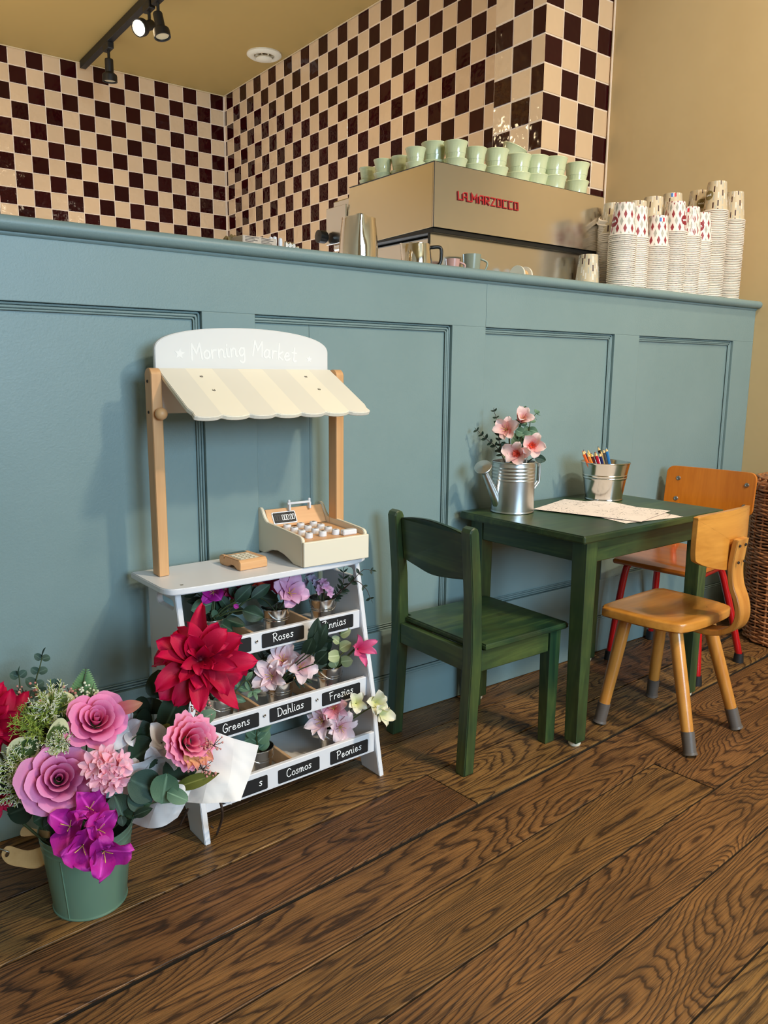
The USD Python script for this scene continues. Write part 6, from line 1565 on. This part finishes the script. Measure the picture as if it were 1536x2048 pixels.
for i, (b, e, w, mm_, lb) in enumerate((((330, 950, 1.21), (190, 1035, 1.19), .050, L_DARK, 'broad dark leaf under the large rose at the left'), ((360, 1000, 1.2), (250, 1060, 1.18), .040, L_DEEP, 'dark leaf over the bucket rim under the large rose'), ((130, 900, 1.23), (20, 720, 1.23), .050, L_DEEP, 'dark leaf at the left edge below the crimson dahlia'), ((200, 930, 1.23), (30, 1000, 1.23), .046, L_DEEP, 'dark leaf pointing left below the white plumes'),
                                       ((650, 880, 1.19), (700, 1010, 1.18), .040, L_DARK, 'dark square leaf at the right rim of the bucket'), ((690, 950, 1.19), (850, 930, 1.185), .038, L_DARK, 'dark leaf reaching right over the bucket rim'), ((640, 900, 1.2), (600, 1010, 1.18), .036, L_DEEP, 'dark leaf between magenta bracts and tissue paper'), ((690, 1000, 1.18), (700, 1060, 1.175), .014, L_DEEP, 'small pointed dark leaf over the right bucket rim'), ((760, 1000, 1.18), (860, 960, 1.175), .014, L_DEEP, 'narrow dark leaf tip before the white tissue paper'), ((250, 640, 1.26), (120, 470, 1.27), .05, L_DEEP, 'dark leaf in the shade behind the plumes'), ((420, 880, 1.25), (540, 900, 1.22), .05, L_DEEP, 'dark leaf in the shade under the pink hydrangea'))):
    lone_leaf('dark_leaf', lb, [bst(.02, -.02), zb(*b), zb(*e)], 0, w, mm_, seed=i)
p = zb(700, 395, 1.25); lone_leaf('curled_petal', 'curled coral pink petal beside the upper rose', [bst(.02, .02), zb(660, 400, 1.25), zb(805, 360, 1.25)], 0, .022, P_CORAL if False else petal_mat('coral_curl_petal', c(220, 70, 110), c(240, 170, 130)), seed=3, fold=.5)

# ------------------------------------------------------------------ bouquet wrapped in white tissue paper, leaning between bucket and stall


def paper(label, name, pts, seed, crum=.004, n=22, double=False):
    """a crumpled sheet of tissue paper: bilinear between rows of (x, y, distance) picture points"""
    rows_ = [spline(np.array([zb(*q) for q in row]), 6) for row in pts]
    m = min(len(r) for r in rows_); rows_ = np.array([r[np.linspace(0, len(r) - 1, n).astype(int)] for r in rows_])
    V = np.array([spline(rows_[:, k], 8) for k in range(n)]).transpose(1, 0, 2); a, b = V.shape[:2]; o = V.reshape(-1, 3).mean(0)
    nv = toward(o); nv /= np.linalg.norm(nv); import meshkit
    ns_ = meshkit.fbm(V * 38 + seed * 7, 3, seed) - .5; rd_ = np.abs(meshkit.noise(V * 26 + seed * 3, seed + 4) - .5)
    V = V + nv * ((ns_ * 1.2 - rd_ * 1.1) * crum * 2)[..., None]
    i, j = np.meshgrid(np.arange(a - 1), np.arange(b - 1), indexing='ij'); f = np.stack([i * b + j, i * b + j + 1, (i + 1) * b + j + 1, (i + 1) * b + j], -1).reshape(-1, 4)
    return (V.reshape(-1, 3), tri(f)[:, ::-1])


wrap = thing('tissue_wrap', 'crumpled white tissue paper wrap of the bouquet leaning on the stall', 'paper wrap', (0, 0, 0), 0)
part(wrap, 'tissue_sheet', paper('', '', [[(1090, 560, 1.262), (1200, 520, 1.252), (1330, 560, 1.246), (1472, 600, 1.246)], [(1080, 680, 1.252), (1200, 680, 1.236), (1320, 700, 1.232), (1440, 720, 1.233)], [(1060, 800, 1.238), (1180, 800, 1.218), (1300, 810, 1.214), (1405, 815, 1.217)], [(1040, 920, 1.225), (1150, 930, 1.204), (1260, 925, 1.200), (1368, 915, 1.203)]], 1, .0030), WAX, True)
part(wrap, 'tissue_fold', paper('', '', [[(860, 800, 1.235), (960, 790, 1.215), (1030, 800, 1.205), (1100, 820, 1.20)], [(820, 900, 1.235), (920, 880, 1.205), (1010, 890, 1.195), (1075, 880, 1.195)], [(780, 980, 1.24), (880, 960, 1.205), (980, 970, 1.195), (1045, 950, 1.20)], [(750, 1040, 1.245), (840, 1070, 1.215), (930, 1060, 1.205), (1010, 1010, 1.21)]], 2, .0034), WAX, True)
part(wrap, 'tissue_fold', paper('', '', [[(640, 450, 1.28), (700, 470, 1.265), (760, 500, 1.265), (800, 540, 1.27)], [(660, 560, 1.27), (710, 590, 1.255), (770, 600, 1.255), (830, 620, 1.26)], [(690, 740, 1.25), (740, 740, 1.235), (800, 740, 1.235), (860, 760, 1.245)], [(700, 880, 1.24), (740, 880, 1.23), (800, 870, 1.23), (860, 880, 1.24)]], 3, .0034), WAX, True)
part(wrap, 'tissue_fold', paper('', '', [[(1180, 905, 1.235), (1230, 900, 1.23), (1290, 905, 1.23)], [(1200, 930, 1.235), (1250, 925, 1.23), (1320, 935, 1.23)]], 4, .001, 10), WAX, True)
FT = V3(-2.112, -.200, .004)
BQ = zb(930, 960, 1.27)


def bq(dx=0):
    return BQ + V3(dx, 0, 0)


tw = thing('bouquet_stems', 'dark twig ends of the bouquet standing under the stall', 'stems', tuple(FT), 0)
part(tw, 'stem', tube([(.022, -.022, 0), tuple(zb(1265, 1000, 1.285) - FT), tuple(zb(1250, 900, 1.27) - FT)], .0022, 7, smooth=4), STEMB, True)
part(tw, 'stem', tube([tuple(zb(1200, 1060, 1.30) - FT), (.018, -.016, .012)], .0016, 6), STEMB, True)
part(tw, 'stem', tube([tuple(zb(1025, 1050, 1.33) - FT), tuple(zb(1070, 960, 1.30) - FT)], .0018, 6), STEMB, True)
p = zb(1135, 120, 1.262)
flower('dahlia_flower', 'huge crimson dahlia of the tissue wrapped bouquet before the stall', 'flower', p, toward(p, .12, .28), dahlia(.086, P_CRIM, (14, 12, 10, 8), 12, .55), zb(880, 480, 1.275), sr=.0042, sm=STEMB, roll=.2)
for i, (b, e, w, lb, mm_) in enumerate((((1040, 215, 1.275), (1150, 265, 1.265), .034, 'olive bract under the crimson dahlia at the right', L_OLIVE), ((1040, 215, 1.275), (1010, 160, 1.27), .028, 'olive bract under the crimson dahlia at the left', L_OLIVE))):
    lone_leaf('flower_bract', lb, [zb(1010, 240, 1.28), zb(*b), zb(*e)], 0, w, mm_, seed=i)
p = zb(1085, 575, 1.205)
flower('peony_flower', 'ruffled pink peony with yellow inner petals against the tissue paper', 'flower', p, toward(p, .62, .12), peony(.043, P_PEON, P_PEONY, 4), bq(), roll=.6)
for i, (b, e, w, lb, mm_) in enumerate((((935, 330, 1.29), (900, 175, 1.285), .052, 'broad dark leaf beside the stalk of the crimson dahlia', L_DARK), ((925, 520, 1.265), (1055, 260, 1.255), .044, 'long dark folded leaf between dahlia and peony', L_DARK), ((890, 500, 1.27), (790, 590, 1.255), .058, 'round grey green leaf left of the white lily', L_DARK), ((890, 590, 1.25), (735, 690, 1.235), .056, 'dark ivy leaf over the white lily', L_DARK),
                                       ((960, 660, 1.24), (1110, 790, 1.225), .060, 'dark leaf under the pink peony', L_DARK), ((860, 430, 1.30), (730, 420, 1.30), .060, 'dark shaded leaf behind the bouquet stalks', L_DEEP), ((850, 420, 1.31), (870, 330, 1.31), .050, 'dark shaded leaf above the bouquet stalks', L_DEEP), ((870, 480, 1.29), (760, 480, 1.29), .05, 'dark shaded leaf below the curled coral petal', L_DEEP), ((940, 520, 1.26), (925, 470, 1.262), .020, 'small olive leaf on the bouquet stalk', L_OLIVE),
                                       ((1000, 840, 1.205), (1225, 765, 1.185), .022, 'narrow olive leaf pointing right over the tissue paper', L_OLIVE), ((900, 870, 1.2), (735, 790, 1.19), .052, 'grey green leaf at the left before the tissue paper', L_EUCD), ((860, 930, 1.195), (740, 850, 1.19), .046, 'dark grey leaf low before the tissue paper', L_EUCD), ((940, 650, 1.245), (1040, 610, 1.24), .02, 'shaded leaf below the peony calyx', L_DEEP))):
    lone_leaf('dark_leaf' if mm_ in (L_DARK, L_DEEP) else 'green_leaf', lb, [bq(.005 * i - .02), zb(*b), zb(*e)], 0, w, mm_, seed=i, q=.6 if w > .04 else .8)
for i, (cx_, cy_, sx_, ang, lb) in enumerate(((935, 850, .050, -1.75, 'large round eucalyptus leaf before the tissue paper'), (1010, 890, .034, -.4, 'small eucalyptus leaf right of the large round one'), (1170, 440, .034, .5, 'pale dusty eucalyptus leaf beside the Greens label'))):
    p = zb(cx_, cy_, 1.19 if i < 2 else 1.235); a = p - (rt * math.cos(ang) + up * math.sin(ang)) * sx_ / 2; e = p + (rt * math.cos(ang) + up * math.sin(ang)) * sx_ / 2
    lone_leaf('eucalyptus_leaf', lb, [bq(.01), a, e], 0, sx_ * (.85 if i == 0 else .7), L_EUC, seed=i + 3, p=.8, q=.5)
for i, (x, y, R, rr_, up_, lb) in enumerate(((890, 700, .046, -.1, -.5, 'white lily drooping below the ivy leaf'), (920, 585, .034, .5, .2, 'white lily petals behind the pink peony'), (735, 520, .032, -.3, .3, 'cream white lily beside the pink rose'))):
    p = zb(x, y, 1.25 + .005 * i); flower('lily_flower', lb, 'flower', p, toward(p, rr_, up_), lily(R, P_WHITE, 5, .05, .55, .2, None, 80 + i, .6), bq(), roll=i)
for i, (x, y, dd, lb) in enumerate(((1130, 375, 1.24, 'dusty pink bud sprig above the peony'), (1215, 600, 1.20, 'dusty pink bud sprig right of the peony'), (1150, 735, 1.195, 'dusty pink bud sprig below the peony'))):
    p = zb(x, y, dd); r = random.Random(i + 15); t = thing('bud_sprig', lb, 'sprig', tuple(p), 0)
    tips = [(rt * r.uniform(-.022, .022) + up * r.uniform(-.014, .014)) for _ in range(16)]
    part(t, 'buds', cat([ball(r.uniform(.0012, .0022), q, k=1) for q in tips] + [ball(r.uniform(.001, .0018), q * .6, k=1) for q in tips]), BERRY, True, kind='stuff')
    part(t, 'stem', cat([tube([(0, 0, 0), tuple(q)], .0005, 4) for q in tips] + [tube([(0, 0, 0), tuple(zb(1060, 560, 1.25) - p)], .0009, 5)]), STEMB, True)
